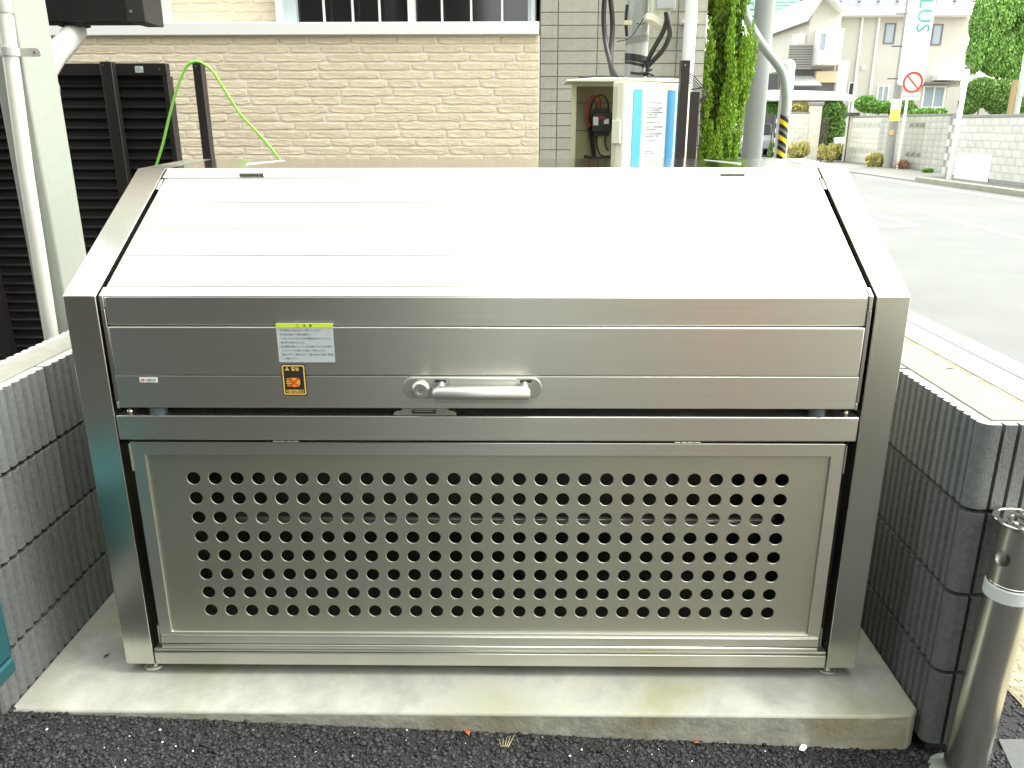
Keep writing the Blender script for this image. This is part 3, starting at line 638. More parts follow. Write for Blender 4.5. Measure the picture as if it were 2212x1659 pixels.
for z in (A(1280, 222, y=2.6).z, A(1280, 282, y=2.6).z): MB().box(ex0+.009, ex1-.01, ey1-.010, ey1-.0062, z-.0015, z+.0015).build('back_seam', mat('seam', (.10, .09, .06), .7), EB)
dw, dt, th = .455, .062, D2(40)
DM = Matrix.Translation((ex1-.004, ey0-.012, 0)) @ Matrix.Rotation(th, 4, 'Z')      # door hangs on its right edge
dz0, dz1 = .28, A(1400, 181, y=2.3).z
DO = MB().prism([(-dw, -dt), (-dw+.008, -dt-.008), (-.006, -dt-.008), (0, -dt), (0, 0), (-dw, 0)], 'z', dz0, dz1).xf(DM).build('door', IVL, EB, bevel=.004)
MB().prism([(-dw-.0015, -dt*.42), (-dw-.0015, -.004), (-dw-.0005, -.004), (-dw-.0005, -dt*.42)], 'z', dz0+.01, dz1-.02).xf(DM).build('door_edge_strip', IV, DO)
def dface(x0, x1, z0, z1, off, m, nm, par=None):
    return MB().box(x0, x1, -dt-.008-off-.0006, -dt-.008-off, z0, z1).xf(DM).build(nm, m, par or DO)
dface(-dw+.045, -.035, dz0+.05, dz1-.035, .0, mat('ivory_panel', (.80, .80, .68), .5), 'door_panel')
# find door-local x for image columns
def door_x(u, v):
    d = CFW+CR*((u-1106)/CF)-CU*((v-829.5)/CF); n_ = DM.to_3x3() @ Vector((0, -1, 0)); q_ = DM @ Vector((0, -dt-.009, 0))
    P = CPOS+d*((q_-CPOS).dot(n_)/d.dot(n_)); return DM.inverted() @ P
w0, w1, w2, w3 = door_x(1366, 260), door_x(1385, 260), door_x(1439, 260), door_x(1456, 260); zt_ = door_x(1400, 193).z
PAPER = mat('notice_paper', (.86, .88, .88), .6); TAPE = mat('blue_tape', (.05, .36, .72), .35)
dface(w0.x+.002, w3.x-.002, zt_-.52, zt_-.004, .0015, PAPER, 'notice')
NT = [o for o in DO.children if o.name.startswith('notice')][0]
dface(w0.x, w1.x, zt_-.54, zt_, .0028, TAPE, 'tape'); dface(w2.x, w3.x, zt_-.54, zt_, .0028, TAPE, 'tape')
q = MB(); rr = random.Random(4)
for v in (222, 233, 238, 243, 248, 253, 264, 274, 279, 289, 294, 304, 326, 331):
    z = door_x(1410, v).z; x = w1.x+.03+(rr.choice((0, 0, .02, .04)) if v in (238, 243, 248, 264) else 0); xe = w2.x-.03-rr.uniform(0, .05)
    while x < xe:
        l = rr.uniform(.004, .009)
        if rr.random() < .9: q.box(x, x+l, -dt-.0128, -dt-.0122, z-.003, z+.003)
        x += l+.002
q.xf(DM).build('notice_print', mat('grey_print', (.25, .25, .26), .7), NT, kind='stuff')
hz = (A(1325, 265, y=2.1).z+A(1325, 300, y=2.1).z)/2
MB().box(-dw-.012, -dw+.001, -dt*.95, -dt*.2, hz-.055, hz+.045).xf(DM).build('door_catch', IVL, DO, bevel=.002)
# breaker and wiring
bz1, bz0 = A(1305, 234, y=2.55).z, A(1305, 291, y=2.55).z; bx0, bx1 = A(1279, 260, y=2.54).x, A(1322, 260, y=2.54).x
BK = MB().box(bx0, bx1, 2.53, 2.61, bz0+.015, bz1-.02).build('breaker', mat('breaker_black', (.02, .02, .022), .4), EB, bevel=.003)
MB().box(bx0+.01, bx1-.01, 2.545, 2.61, bz0-.004, bz0+.0149).build('terminal', BLACKP, BK); MB().box(bx0+.01, bx1-.01, 2.545, 2.61, bz1-.0199, bz1).build('terminal', BLACKP, BK)
MB().box(bx0+.004, bx0+.030, 2.528, 2.5299, bz0+.045, bz0+.085).build('breaker_label', PAPER, BK); MB().box(bx0+.058, bx0+.082, 2.528, 2.5299, bz0+.052, bz0+.075).build('breaker_label', PAPER, BK)
MB().box(bx0+.034, bx0+.050, 2.520, 2.5299, bz0+.074, bz0+.088).build('breaker_switch', mat('switch_red', (.45, .02, .03), .4), BK); MB().box(bx0+.054, bx0+.066, 2.522, 2.5299, bz0+.070, bz0+.082).build('breaker_switch', mat('switch_red', (.45, .02, .03), .4), BK)
def wire(ps, r_, m, nm, par, n=8):
    P = [A(u, v, y=y_) for u, v, y_ in ps]; P = [P[0]*2-P[1]]+P+[P[-1]*2-P[-2]]; cu = []
    for i in range(1, len(P)-2):
        for k in range(5):
            t_ = k/5; a_, b_, c_, d_ = P[i-1], P[i], P[i+1], P[i+2]
            cu.append(.5*((2*b_)+(c_-a_)*t_+(2*a_-5*b_+4*c_-d_)*t_**2+(3*b_-a_-3*c_+d_)*t_**3))
    cu.append(P[-2]); return MB().tube(cu, r_, n).build(nm, m, par, smooth=True)
WR = mat('wire_red_brown', (.38, .08, .03), .45); WK = mat('wire_black', (.012, .012, .012), .5); WW = mat('wire_cream', (.60, .55, .38), .5)
wire([(1274, 276, 2.56), (1266, 250, 2.55), (1268, 220, 2.53), (1282, 207, 2.53), (1296, 212, 2.55), (1298, 236, 2.57)], .0045, WR, 'wire', EB)
wire([(1276, 276, 2.57), (1270, 250, 2.57), (1274, 222, 2.55), (1284, 212, 2.55), (1290, 236, 2.57)], .0035, WR, 'wire', EB)
wire([(1276, 278, 2.57), (1274, 248, 2.58), (1282, 216, 2.56), (1300, 205, 2.55), (1312, 218, 2.56), (1315, 236, 2.57)], .0040, WK, 'wire', EB)
wire([(1274, 274, 2.56), (1279, 300, 2.56), (1284, 345, 2.56)], .011, WK, 'cable', EB)
for k, (x_, e_) in enumerate(((1293, 1322), (1297, 1320), (1301, 1316))):
    wire([(x_, 292, 2.57), (x_+1, 312, 2.56), (x_+8, 332-2*k, 2.55), (e_+12, 336-5*k, 2.53)], .0036, WW, 'wire', EB, 6)
wire([(1287, 292, 2.57), (1290, 318, 2.56), (1302, 338, 2.55), (1330, 330, 2.53)], .003, WK, 'wire', EB, 6)
wire([(1308, 292, 2.57), (1308, 312, 2.56), (1318, 330, 2.55), (1332, 320, 2.53)], .003, WK, 'wire', EB, 6)
wire([(1262, 338, 2.50), (1290, 342, 2.48), (1322, 341, 2.48)], .008, WK, 'cable', EB)
# black cable lying along the top and the drop cables
wire([(1249, 170, 2.40), (1275, 167, 2.40), (1300, 166.5, 2.40), (1329, 168.5, 2.40)], .0075, WK, 'cable', EB)
SP = thing('service_pole', (.62, 2.9, -.1), 'grey service pole with taped black bands, junction boxes and hanging cables above the electric box', 'service pole')
cx_ = A(1375, 120, y=2.9).x; gy = mat('galvanised_pole', (.36, .38, .37), .5, .2, nz=(9, .12))
MB().tube([(cx_-.012, 2.9, -.1), (cx_+.012, 2.9, 3.5)], .0585, 28).build('pole', gy, SP, smooth=True)
def band(v0, v1, m, nm, r_=.0600, tilt=0):
    z0, z1 = A(1375, v1, y=2.85).z, A(1375, v0, y=2.85).z; b_ = MB(); n = 28; vs = []
    for z in (z0, z1):
        for k in range(n):
            a_ = 2*math.pi*k/n; vs.append((cx_+r_*math.cos(a_), 2.9+r_*math.sin(a_), z+tilt*math.cos(a_)))
    b_.add(vs, [(k, (k+1) % n, n+(k+1) % n, n+k) for k in range(n)]); return b_.build(nm, m, SP, smooth=True)
band(77, 92, mat('worn_grey_tape', (.22, .23, .22), .6), 'grey_band', .0605, .008)
BT = mat('black_tape', (.015, .014, .015), .5)
band(118, 134, BT, 'black_tape', .0615, -.010); band(136, 142, BT, 'black_tape', .0605, -.012)
wire([(1362, 157, 2.83), (1380, 159, 2.83), (1396, 157, 2.83), (1408, 150, 2.84)], .006, BT, 'tie', SP, 6)
wire([(1390, 164, 2.83), (1400, 158, 2.82), (1412, 163, 2.83)], .006, BT, 'tie', SP, 6)
wire([(1394, 131, 2.84), (1400, 145, 2.84), (1396, 165, 2.84)], .012, BT, 'tie', SP, 8)
for ps in (((1306, -8, 2.75), (1304, 40, 2.75), (1308, 90, 2.72), (1318, 135, 2.62), (1323, 160, 2.50), (1325, 168, 2.42)), ((1318, -8, 2.75), (1322, 30, 2.75), (1323, 65, 2.75), (1320, 110, 2.70), (1321, 145, 2.58), (1331, 168, 2.42)),
           ((1439, 26, 2.70), (1440, 45, 2.70), (1432, 70, 2.72), (1414, 102, 2.76), (1398, 132, 2.80)), ((1440, 30, 2.66), (1446, 60, 2.66), (1446, 78, 2.68), (1432, 108, 2.74), (1402, 140, 2.80))):
    wire(ps, .0125, WK, 'cable', SP)
wire([(1355, 10, 2.83), (1352, 45, 2.83), (1354, 78, 2.83)], .008, WK, 'cable', SP)
wire([(1398, 30, 2.80), (1385, 48, 2.81), (1372, 68, 2.82), (1356, 84, 2.82), (1332, 90, 2.82)], .0022, WK, 'loose_wire', SP, 5)
wire([(1400, 40, 2.80), (1388, 52, 2.81), (1374, 50, 2.82)], .0018, WK, 'loose_wire', SP, 5)
a0, a1 = A(1398, 60, y=2.80), A(1437, -30, y=2.80)
J = MB().prism([(a0.x+.012, a0.z+.06), (a0.x+.095, a0.z+.0), (a0.x+.10, a0.z+.04), (a0.x+.095, a0.z+.30), (a0.x+.012, a0.z+.30)], 'y', 2.74, 2.86).build('junction_box', IVL, SP, bevel=.004)
MB().prism([(a0.x-.018, a0.z+.032), (a0.x+.010, a0.z+.028), (a0.x+.098, a0.z-.022), (a0.x+.100, a0.z+.010), (a0.x+.012, a0.z+.060), (a0.x-.018, a0.z+.060)], 'y', 2.725, 2.87).build('junction_bracket', IVL, SP, bevel=.004)
a2, a3 = A(1417, 20, y=2.70), A(1464, 20, y=2.70)
MB().box(a2.x, a3.x-.01, 2.70, 2.86, a2.z, a2.z+.30).build('meter_box', mat('meter_grey', (.36, .38, .37), .4), SP, bevel=.006)
MB().box(A(1348, 44, y=2.82).x, A(1366, 44, y=2.82).x, 2.815, 2.838, A(1355, 54, y=2.82).z, A(1355, 44, y=2.82).z).build('strap_buckle', IV, SP, bevel=.002)

# ================================================================ black gate leaf and mesh panel, conifer
GP = thing('gate_leaf', (.95, 2.32, -.1), 'narrow black gate leaf standing beside the dark fence post under the conifer', 'gate')
g0, g1 = A(1485, 197, y=2.35), A(1515, 197, y=2.35)
MB().box(g0.x, g1.x-.004, 2.35, 2.42, -.1, g0.z).build('leaf', PC, GP, bevel=.003); MB().box(g0.x-.012, g0.x-.0005, 2.37, 2.40, -.1, g0.z-.03).build('hinge_stile', mat('grey_stile', (.25, .25, .24), .4), GP)
MP = thing('mesh_fence', (1.1, 2.7, -.1), 'black wire mesh fence with a bent-over top, between the gate leaf and the conifer', 'fence')
q = MB()
gm_ = [(1485, 168), (1490, 160), (1500, 165), (1520, 188), (1531, 203), (1524, 212), (1515, 222), (1513, 240), (1510, 345)]
for k in range(6):
    dy = .09*k; P = [A(u+2.2*k, v+2*k*.6, y=2.62+.02*k) for u, v in gm_[1:]]
    q.tube([(p_.x, 2.62+dy, p_.z) for p_ in P], .0028, 5)
for j in (0, 2, 4, 6): 
    p_ = A(gm_[j+1][0], gm_[j+1][1], y=2.62); q.tube([(p_.x-.0, 2.60, p_.z), (p_.x+.0, 3.12, p_.z)], .0028, 5)
for z in (1.3, 1.2, 1.1, 1.0): p_ = A(1512, 300, y=2.62); q.tube([(p_.x, 2.60, z), (p_.x, 3.12, z)], .0028, 5)
q.build('wire_mesh', BLACKP, MP)
CF_G = mat('conifer_leaf', (.23, .39, .032), .6, island=.4, spec=.3)
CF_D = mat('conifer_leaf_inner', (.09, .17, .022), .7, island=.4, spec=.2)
CT = thing('conifer', (1.655, 5.1, -.15), 'tall narrow bright green conifer at the corner of the grey tiled house', 'tree')
MB().tube([(1.655, 5.12, -.15), (1.655, 5.12, 1.2), (1.655, 5.1, 3.4)], [.05, .04, .015], 8).build('trunk', mat('bark', (.09, .06, .04), .9), CT)
bl = []; bi = []
for k in range(190):
    z = random.uniform(.1, 3.3); R_ = .150+.030*math.sin(z*5.1)+.022*math.sin(z*11+2); R_ *= min(1, .6+.4*z) if z < 1 else 1
    a_ = random.uniform(0, 6.283); rr_ = R_*random.uniform(.75, 1.12); hh = random.uniform(.09, .17); e_ = random.uniform(.8, 1.2)
    for q in range(5):     # a plume: stacked, narrowing upwards and leaning out
        w_ = (.034, .044, .042, .032, .016)[q]*e_
        bl.append((1.655+(rr_+.014*q)*math.cos(a_), 5.12+(rr_+.014*q)*math.sin(a_)*.9, z+hh*(.55*q), w_, w_, hh*.42, (.22, .28, .24, .17, .09)[q]))
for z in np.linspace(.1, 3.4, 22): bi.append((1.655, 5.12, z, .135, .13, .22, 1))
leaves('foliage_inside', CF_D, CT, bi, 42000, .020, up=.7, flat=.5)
leaves('foliage', CF_G, CT, bl, 120000, .0115, up=1.3, flat=.34)
for z in (.6, 1.3, 2.0):      # side shoots of the same tree
    pass

# ================================================================ utility pole, bent riser, white post
UP = thing('utility_pole', (2.42, 7.0, -.15), 'thick grey concrete utility pole beside the conifer', 'utility pole')
u0, u1 = A(1620, 345, y=7.0), A(1643, 0, y=7.0)
CONC = mat('pole_concrete', (.33, .35, .345), .75, nz=(3, .08), stretch=(1, 1, .2))
t_ = (u1-u0)/(u1.z-u0.z); UPB = Vector((u0.x+.005, 7.0, -.15))
MB().tube([UPB, UPB+Vector((.012, 0, 2.4)), UPB+Vector((.03, 0, 7))], [.105, .098, .085], 32).build('shaft', CONC, UP, smooth=True)
BP = thing('bent_riser_pipe', (2.52, 6.4, -.15), 'bent grey steel pipe with yellow and black hazard stripes by the utility pole', 'pipe')
PG = mat('galvanised_pipe', (.34, .38, .36), .4, .35)
ps = [A(u, v, y=6.4) for u, v in ((1585, -40), (1604, 8), (1617, 46), (1634, 78), (1657, 111), (1680, 140), (1692, 163), (1697, 194), (1697, 232))]
P = [ps[0]*2-ps[1]]+ps+[Vector((ps[-1].x-.002, 6.4, ps[-1].z-.4))]; cu = []
for i in range(1, len(P)-2):
    for k in range(6):
        tq = k/6; a_, b_, c_, d_ = P[i-1], P[i], P[i+1], P[i+2]
        cu.append(.5*((2*b_)+(c_-a_)*tq+(2*a_-5*b_+4*c_-d_)*tq**2+(3*b_-a_-3*c_+d_)*tq**3))
XB = ps[-1].x
cu += [Vector((XB, 6.4, ps[-1].z)), Vector((XB, 6.4, -.15))]
MB().tube(cu, .0405, 20).build('pipe', PG, BP, smooth=True)
zb_ = A(1690, 250, y=6.4).z
MB().tube([(XB, 6.4, -.12), (XB, 6.4, zb_)], .0425, 20).build('sleeve', mat('sleeve_grey', (.20, .21, .205), .5), BP, smooth=True)
YL = mat('hazard_yellow', (.85, .62, .01), .4); BL_ = mat('hazard_black', (.015, .015, .012), .4)
def stripe(zc_, hh, m, off):
    n = 24; vs = []
    for e in (-1, 1):
        for k in range(n): a_ = 2*math.pi*k/n; vs.append((XB+.0436*math.cos(a_), 6.4+.0436*math.sin(a_), zc_+e*hh/2-.030*math.cos(a_)+off))
    return MB().add(vs, [(k, (k+1) % n, n+(k+1) % n, n+k) for k in range(n)]).build('hazard_stripe', m, BP, smooth=True)
for v in (268, 302, 334):
    zc_ = A(1688, v, y=6.36).z; stripe(zc_+.040, .036, BL_, 0); stripe(zc_, .042, YL, 0); stripe(zc_-.040, .036, BL_, 0)
WPo = thing('round_top_post', (2.66, 6.8, -.15), 'white post with a domed top right behind the striped pipe', 'post')
wp = A(1703, 150, y=6.8); wz = A(1697, 128, y=6.8).z
MB().lathe([(0, 0), (.062, 0), (.062, wz+.15-.062)]+[(.062*math.cos(a_), wz+.15-.062+.062*math.sin(a_)) for a_ in [k/8*math.pi/2 for k in range(1, 8)]]+[(0, wz+.15)], (wp.x, 6.8, -.15), 24).build('post', WHITE, WPo, smooth=True)

# ================================================================ BOLLARD, boards, teal container at the edges
BO = thing('steel_bollard', (1.085, -.205, -.105), 'polished stainless bollard with white ring, by the end of the right block wall', 'bollard')
b0 = Vector((1.077, -.205, -.105)); tl = Vector((.030, .0, 1)).normalized(); rq = tl.to_track_quat('Z', 'Y').to_matrix().to_4x4(); BM = Matrix.Translation(b0) @ rq
hb = .645
SCR = mat('scratched_stainless', (.68, .68, .62), .27, 1, nz=(14, .15), bump=(90, .06, .001), stretch=(3, 3, .4))
def bl_(prof, nm, m, par=None, n=40): return MB().lathe(prof, (0, 0, 0), n).xf(BM).build(nm, m, par or BO, smooth=True)
# tube with a cross hole near its top
q = MB(); n = 48; R0 = .0425; za_, zb2 = .540, .580
def hole_pt(k, j, ns=16): pass
hz0, hr = .566, .0165; ah = D2(-66)
bl_([(R0, 0), (R0, hz0-.035)], 'shaft', SCR, n=n)
vs = []; fs = []; NA = 48
ang = lambda k: ah+(k/NA)*2*math.pi
# grid band with the hole cut by skipping faces, refined
band_z = [hz0-.035+.07*i/28 for i in range(29)]
NB = 96
def bandmesh():
    V = []; F = []
    for z in band_z:
        for k in range(NB):
            a_ = 2*math.pi*k/NB; V.append((R0*math.cos(a_), R0*math.sin(a_), z))
    for i in range(28):
        for k in range(NB):
            zc2 = (band_z[i]+band_z[i+1])/2; inside = False
            for h_ in (ah, ah+math.pi):
                da = (2*math.pi*(k+.5)/NB-h_+math.pi) % (2*math.pi)-math.pi
                if (da*R0)**2+(zc2-hz0)**2 < hr**2: inside = True
            if not inside: k2 = (k+1) % NB; F.append((i*NB+k, i*NB+k2, (i+1)*NB+k2, (i+1)*NB+k))
    return MB().add(V, F)
bandmesh().xf(BM).build('pierced_head', SCR, BO, smooth=True)
V = []; F = []
for e, rad in ((0, 1.0), (1, 1.13)):
    for k in range(24):
        a_ = 2*math.pi*k/24; da = hr*rad*math.cos(a_)/R0; V.append(((R0+.0008)*math.cos(ah+da), (R0+.0008)*math.sin(ah+da), hz0+hr*rad*math.sin(a_)))
MB().add(V, [(k, (k+1) % 24, 24+(k+1) % 24, 24+k) for k in range(24)]).xf(BM).build('hole_rim', CHROME, BO)
MB().lathe([(.0395, hz0-.04), (.0395, hz0+.034)], (0, 0, 0), 32).xf(BM).build('inner_sleeve', mat('inner_dark', (.03, .03, .03), .5), BO) if False else None
bl_([(R0, hz0+.035), (R0, hb-.010)], 'neck', SCR)
bl_([(0, hb-.012), (.048, hb-.011), (.057, hb-.004), (.0585, hb), (.057, hb+.002), (.050, hb+.0035), (.0495, hb+.0015), (0, hb+.0015)], 'cap', CHROME)
MB().ring([(.032*math.cos(2*math.pi*k/28), .032*math.sin(2*math.pi*k/28)) for k in range(28)], [(.024*math.cos(2*math.pi*k/28), .024*math.sin(2*math.pi*k/28)) for k in range(28)], 'z', hb+.0015, hb+.004).xf(BM).build('cap_ring', CHROME, BO)
MB().box(-.026, .026, -.0045, .0045, hb+.0016, hb+.007).xf(BM).build('cap_bar', CHROME, BO, bevel=.002)
bl_([(.0432, .470), (.0448, .472), (.0448, .500), (.0432, .502)], 'white_ring', mat('reflective_white', (.62, .66, .66), .4))
bl_([(.0432, .5045), (.0438, .505), (.0438, .507), (.0432, .5075)], 'groove_ring', CHROME)
bl_([(0, -.005), (.068, -.005), (.070, .004), (.064, .010), (.045, .013), (.0426, .015)], 'base_flange', mat('pale_flange', (.45, .50, .44), .4, .5))
WBd = MB().prism([(1.182, -.30), (1.30, -.30), (1.395, -.06), (1.318, .094), (1.176, -.075)], 'z', -.130, -.118)
WB_ = tag(WBd.build('white_board', WHITE, bevel=.002), 'white board lying flat on the asphalt at the foot of the steel bollard', 'board')
p = [A(2156, 1594, z=-.10), A(2240, 1594, z=-.10), A(2290, 1700, z=-.10), A(2205, 1700, z=-.10)]
MBd = MB().prism([(p[0].x, p[0].y), (p[3].x, p[3].y), (p[2].x, p[2].y), (p[1].x, p[1].y)], 'z', -.117, -.102)
tag(MBd.build('dark_plate', mat('slate_grey_plate', (.055, .06, .06), .55, nz=(60, .2), bump=(60, .4, .003)), bevel=.002), 'dark slate grey plate lying on the white board in the corner', 'plate')
TEAL = mat('teal_plastic', (.006, .060, .070), .5)
TC = thing('teal_container', (-1.16, -.36, .17), 'teal plastic container at the left edge in front of the block wall', 'container')
MB().prism([(-1.30, -.50), (-1.03, -.50), (-.985, -.46), (-.985, -.26), (-1.03, -.22), (-1.30, -.22)], 'z', .245, .415).build('body', TEAL, TC, bevel=.006)
MB().prism([(-1.295, -.495), (-1.035, -.495), (-.980, -.455), (-.980, -.265), (-1.035, -.225), (-1.295, -.225)], 'z', .2100, .244).build('rim', TEAL, TC, bevel=.005)
MB().add([(-1.29, -.49, .2095), (-1.05, -.49, .2095), (-.986, -.45, .2095), (-.986, -.27, .2095), (-1.05, -.23, .2095), (-1.29, -.23, .2095), (-1.26, -.46, .15), (-1.09, -.46, .15), (-1.05, -.43, .15), (-1.05, -.29, .15), (-1.09, -.26, .15), (-1.26, -.26, .15)],
         [(0, 1, 7, 6), (1, 2, 8, 7), (2, 3, 9, 8), (3, 4, 10, 9), (4, 5, 11, 10), (5, 0, 6, 11), (6, 7, 8, 9, 10, 11), (5, 4, 3, 2, 1, 0)]).build('base', TEAL, TC)
tag(MB().box(-1.30, -1.07, -.48, -.25, -.01, .1495).build('plinth_block', BLKL), 'grey plinth block carrying the teal container', 'block')

# ================================================================ THE STREET ON THE RIGHT
GZ = -.125
RB = mat('white_grey_block', (.56, .56, .52), .85, nz=(6, .10), bump=(60, .3, .006), rand=.06); RJ = mat('block_wall_joint', (.30, .30, .28), .9)
CB = mat('cream_block', (.68, .66, .57), .85, nz=(5, .14), bump=(60, .3, .006), rand=.08); DKC = mat('grey_coping', (.26, .26, .24), .8, nz=(4, .15))
GRB = mat('weathered_grey_block', (.46, .46, .41), .85, nz=(3, .2), rand=.08, col2=((.22, .21, .17), 1.2, .56, .1))  # wall grey lifted; distant haze put into the colour
W1 = thing('block_wall', (12.2, 19, GZ), 'long whitish block wall across the road at the right edge, with a white panel low on it', 'wall')
x1 = 12.2; zt1 = A(2140, 252, x=x1).z; y_end = A(2052, 300, x=x1).y
MB().box(x1+.012, x1+.13, 9.0, y_end, -.2, zt1-.02).build('joint_core', RJ, W1)
MB().box(x1-.02, x1+.15, 9.0, y_end+.01, zt1-.02, zt1+.055).build('coping', DKC, W1, bevel=.008)
bm_ = MB().box(0, .03, .004, .386, .004, .186).mesh('block', RB); z = zt1-.022; r_ = 0
while z-.19 > -.17:
    z -= .19; y = y_end-.4*(1 if r_ % 2 == 0 else .5)
    if r_ % 2: inst(bm_, 'block', W1, (x1, y_end-.2, z), scl=(1, .5, 1))
    while y > 13.5: inst(bm_, 'block', W1, (x1, y, z)); y -= .39
    r_ += 1
pa, pb = A(2068, 340, x=x1), A(2145, 330, x=x1)
MB().box(x1-.012, x1-.0005, pb.y, pa.y, -.13, A(2100, 332, x=x1).z).build('white_panel', WHITE, W1, bevel=.004)
W2 = thing('block_wall', (13.4, 28, GZ), 'weathered block wall with openwork blocks, behind the no parking sign', 'wall')
x2 = 13.4; ya, yb2 = A(2046, 300, x=x2).y, A(1838, 300, x=x2).y; zt2 = A(1950, 249, x=x2).z; ym = A(1905, 300, x=x2).y
MB().box(x2+.012, x2+.13, ya, yb2, -.2, zt2-.05).build('joint_core', RJ, W2)
MB().box(x2-.02, x2+.15, ya, yb2+.2, zt2-.048, zt2+.02).build('coping', DKC, W2, bevel=.008)
bma = MB().box(0, .03, .004, .386, .004, .186).mesh('block', GRB); bmb = MB().box(0, .03, .004, .386, .004, .186).mesh('block', CB)
OW = MB().ring([(.004, .004), (.386, .004), (.386, .186), (.004, .186)], [(.03, .03), (.36, .03), (.36, .16), (.03, .16)], 'x', 0, .03)
for (a_, b_) in (((.03, .16), (.195, .03)), ((.195, .03), (.36, .16)), ((.03, .03), (.195, .16)), ((.195, .16), (.36, .03))):
    d_ = Vector((b_[0]-a_[0], b_[1]-a_[1])).normalized(); nn = Vector((-d_.y, d_.x))*.012
    OW.prism([(a_[0]+nn.x, a_[1]+nn.y), (a_[0]-nn.x, a_[1]-nn.y), (b_[0]-nn.x, b_[1]-nn.y), (b_[0]+nn.x, b_[1]+nn.y)], 'x', .006, .024)
owm = OW.mesh('openwork_block', GRB); SM = MB().ring([(.004, .004), (.19, .004), (.19, .186), (.004, .186)], [(.03, .03), (.16, .03), (.16, .16), (.03, .16)], 'x', 0, .03)
SM.prism([(.03, .04), (.04, .03), (.16, .15), (.15, .16)], 'x', .006, .024).prism([(.03, .15), (.15, .03), (.16, .04), (.04, .16)], 'x', .007, .023); smm = SM.mesh('openwork_block', CB)
z = zt2-.05; r_ = 0; ow_dark = MB()
yo = A(1977, 300, x=x2).y
while z-.19 > -.2:
    z -= .19; y = ya
    while y < yb2-.2:
        cream = y > ym; ow = (not cream) and r_ in (1, 6) and abs(y+.2-yo) < .42
        if cream and r_ in (1, 6):
            for kk in (0, 1): inst(smm, 'openwork_block', W2, (x2, y+.195*kk, z))
        elif ow: inst(owm, 'openwork_block', W2, (x2, y, z)); MB().box(x2+.0105, x2+.0118, y+.03, y+.36, z+.03, z+.16).build('dark_gap', mat('gap_shade', (.02, .03, .02), .9), W2)
        else: inst(bmb if cream else bma, 'block', W2, (x2, y, z))
        y += .39
    r_ += 1
yc = yb2+.2
MB().box(x2-.10, x2+.20, yc-.1, yc+.25, -.2, zt2+.02).build('pillar', CB, W2, bevel=.01); MB().box(x2-.16, x2+.26, yc-.16, yc+.31, zt2+.021, zt2+.16).build('pillar_cap', mat('dark_cap', (.10, .10, .10), .7), W2, bevel=.02)
MB().box(x2-.13, x2-.105, yc-.12, yc-.05, -.2, zt2).build('gate_rail', mat('gate_brown', (.12, .08, .06), .6), W2)
W3 = thing('block_wall', (12.5, 33.5, GZ), 'pale stone-faced wall with a taller end pillar beyond the hazard-striped pipe', 'wall')
y3 = 33.5; xa3, xb3, xc3 = A(1683, 300, y=y3).x, A(1744, 300, y=y3).x, A(1768, 300, y=y3).x; zt3 = A(1720, 243, y=y3).z; zp3 = A(1755, 228, y=y3).z
MB().box(xa3, xc3, y3+.012, y3+.13, -.2, zt3-.05).build('joint_core', RJ, W3)
MB().box(xa3-.02, xb3, y3-.02, y3+.15, zt3-.049, zt3+.02).build('coping', DKC, W3, bevel=.01)
bmc = MB().box(.004, .386, 0, .03, .004, .186).mesh('block', CB); z = zt3-.05; r_ = 0
while z-.19 > -.2:
    z -= .19; x = xa3-(.195 if r_ % 2 else 0)
    while x < xc3-.3: inst(bmc, 'block', W3, (x, y3, z)); x += .39
    r_ += 1
MB().box(xb3, xc3, y3-.06, y3+.2, -.2, zp3).build('pillar', CB, W3, bevel=.01); MB().box(xb3-.05, xc3+.05, y3-.11, y3+.25, zp3+.001, zp3+.13).build('pillar_cap', DKC, W3, bevel=.02)
GT = thing('garden_gate', (xc3+.15, 33.6, GZ), 'dark brown garden gate leaf beside the stone-faced pillar', 'gate')
GBm = mat('gate_brown2', (.10, .075, .065), .6); gx = xc3+.03; gz = A(1778, 258, y=33.6).z
for k in range(4): MB().box(gx+.10*k, gx+.10*k+.045, 33.58, 33.62, -.1, gz).build('bar', GBm, GT)
MB().box(gx-.02, gx+.37, 33.57, 33.63, gz, gz+.05).build('rail', GBm, GT); MB().box(gx-.02, gx+.37, 33.57, 33.63, .1, .16).build('rail', GBm, GT)

# houses over the road
BEI = mat('beige_render', (.58, .55, .49), .85, nz=(.8, .04)); BEI2 = mat('grey_beige_siding', (.50, .475, .43), .85, nz=(.8, .05)); WTR = mat('white_trim', (.78, .78, .74), .5)
RFG = mat('grey_slate_roof', (.10, .10, .115), .6, nz=(3, .1), bump=(12, .3, .02)); WDK = mat('dark_window', (.05, .06, .07), .15, spec=.6); WFR = mat('window_brown_frame', (.14, .13, .12), .5)
RFR = mat('green_metal_roof', (.07, .19, .135), .45, nz=(2, .08)); DGW = mat('dark_grey_wall', (.15, .15, .155), .8); TAN = mat('tan_beam', (.50, .38, .24), .7); BLN = mat('pale_blind', (.30, .36, .42), .2)
H2 = thing('house', (16, 39, GZ), 'two-storey beige house over the road with grey roof, white eaves and small windows', 'house')
yy = 38.0; hx0, hx1 = A(1808, 100, y=yy).x, A(2088, 100, y=yy).x; hz = A(1950, 36, y=yy).z
MB().box(hx0, hx1, yy, yy+7, -.2, hz).build('wall', BEI2, H2)
e0 = A(1808, 26, y=yy-.6); e1 = A(2104, 42, y=yy-.6)
EZ = A(1950, 33, y=yy-.6).z; RX = A(2104, 40, y=yy-.6).x; LX = A(1804, 24, y=yy-.6).x
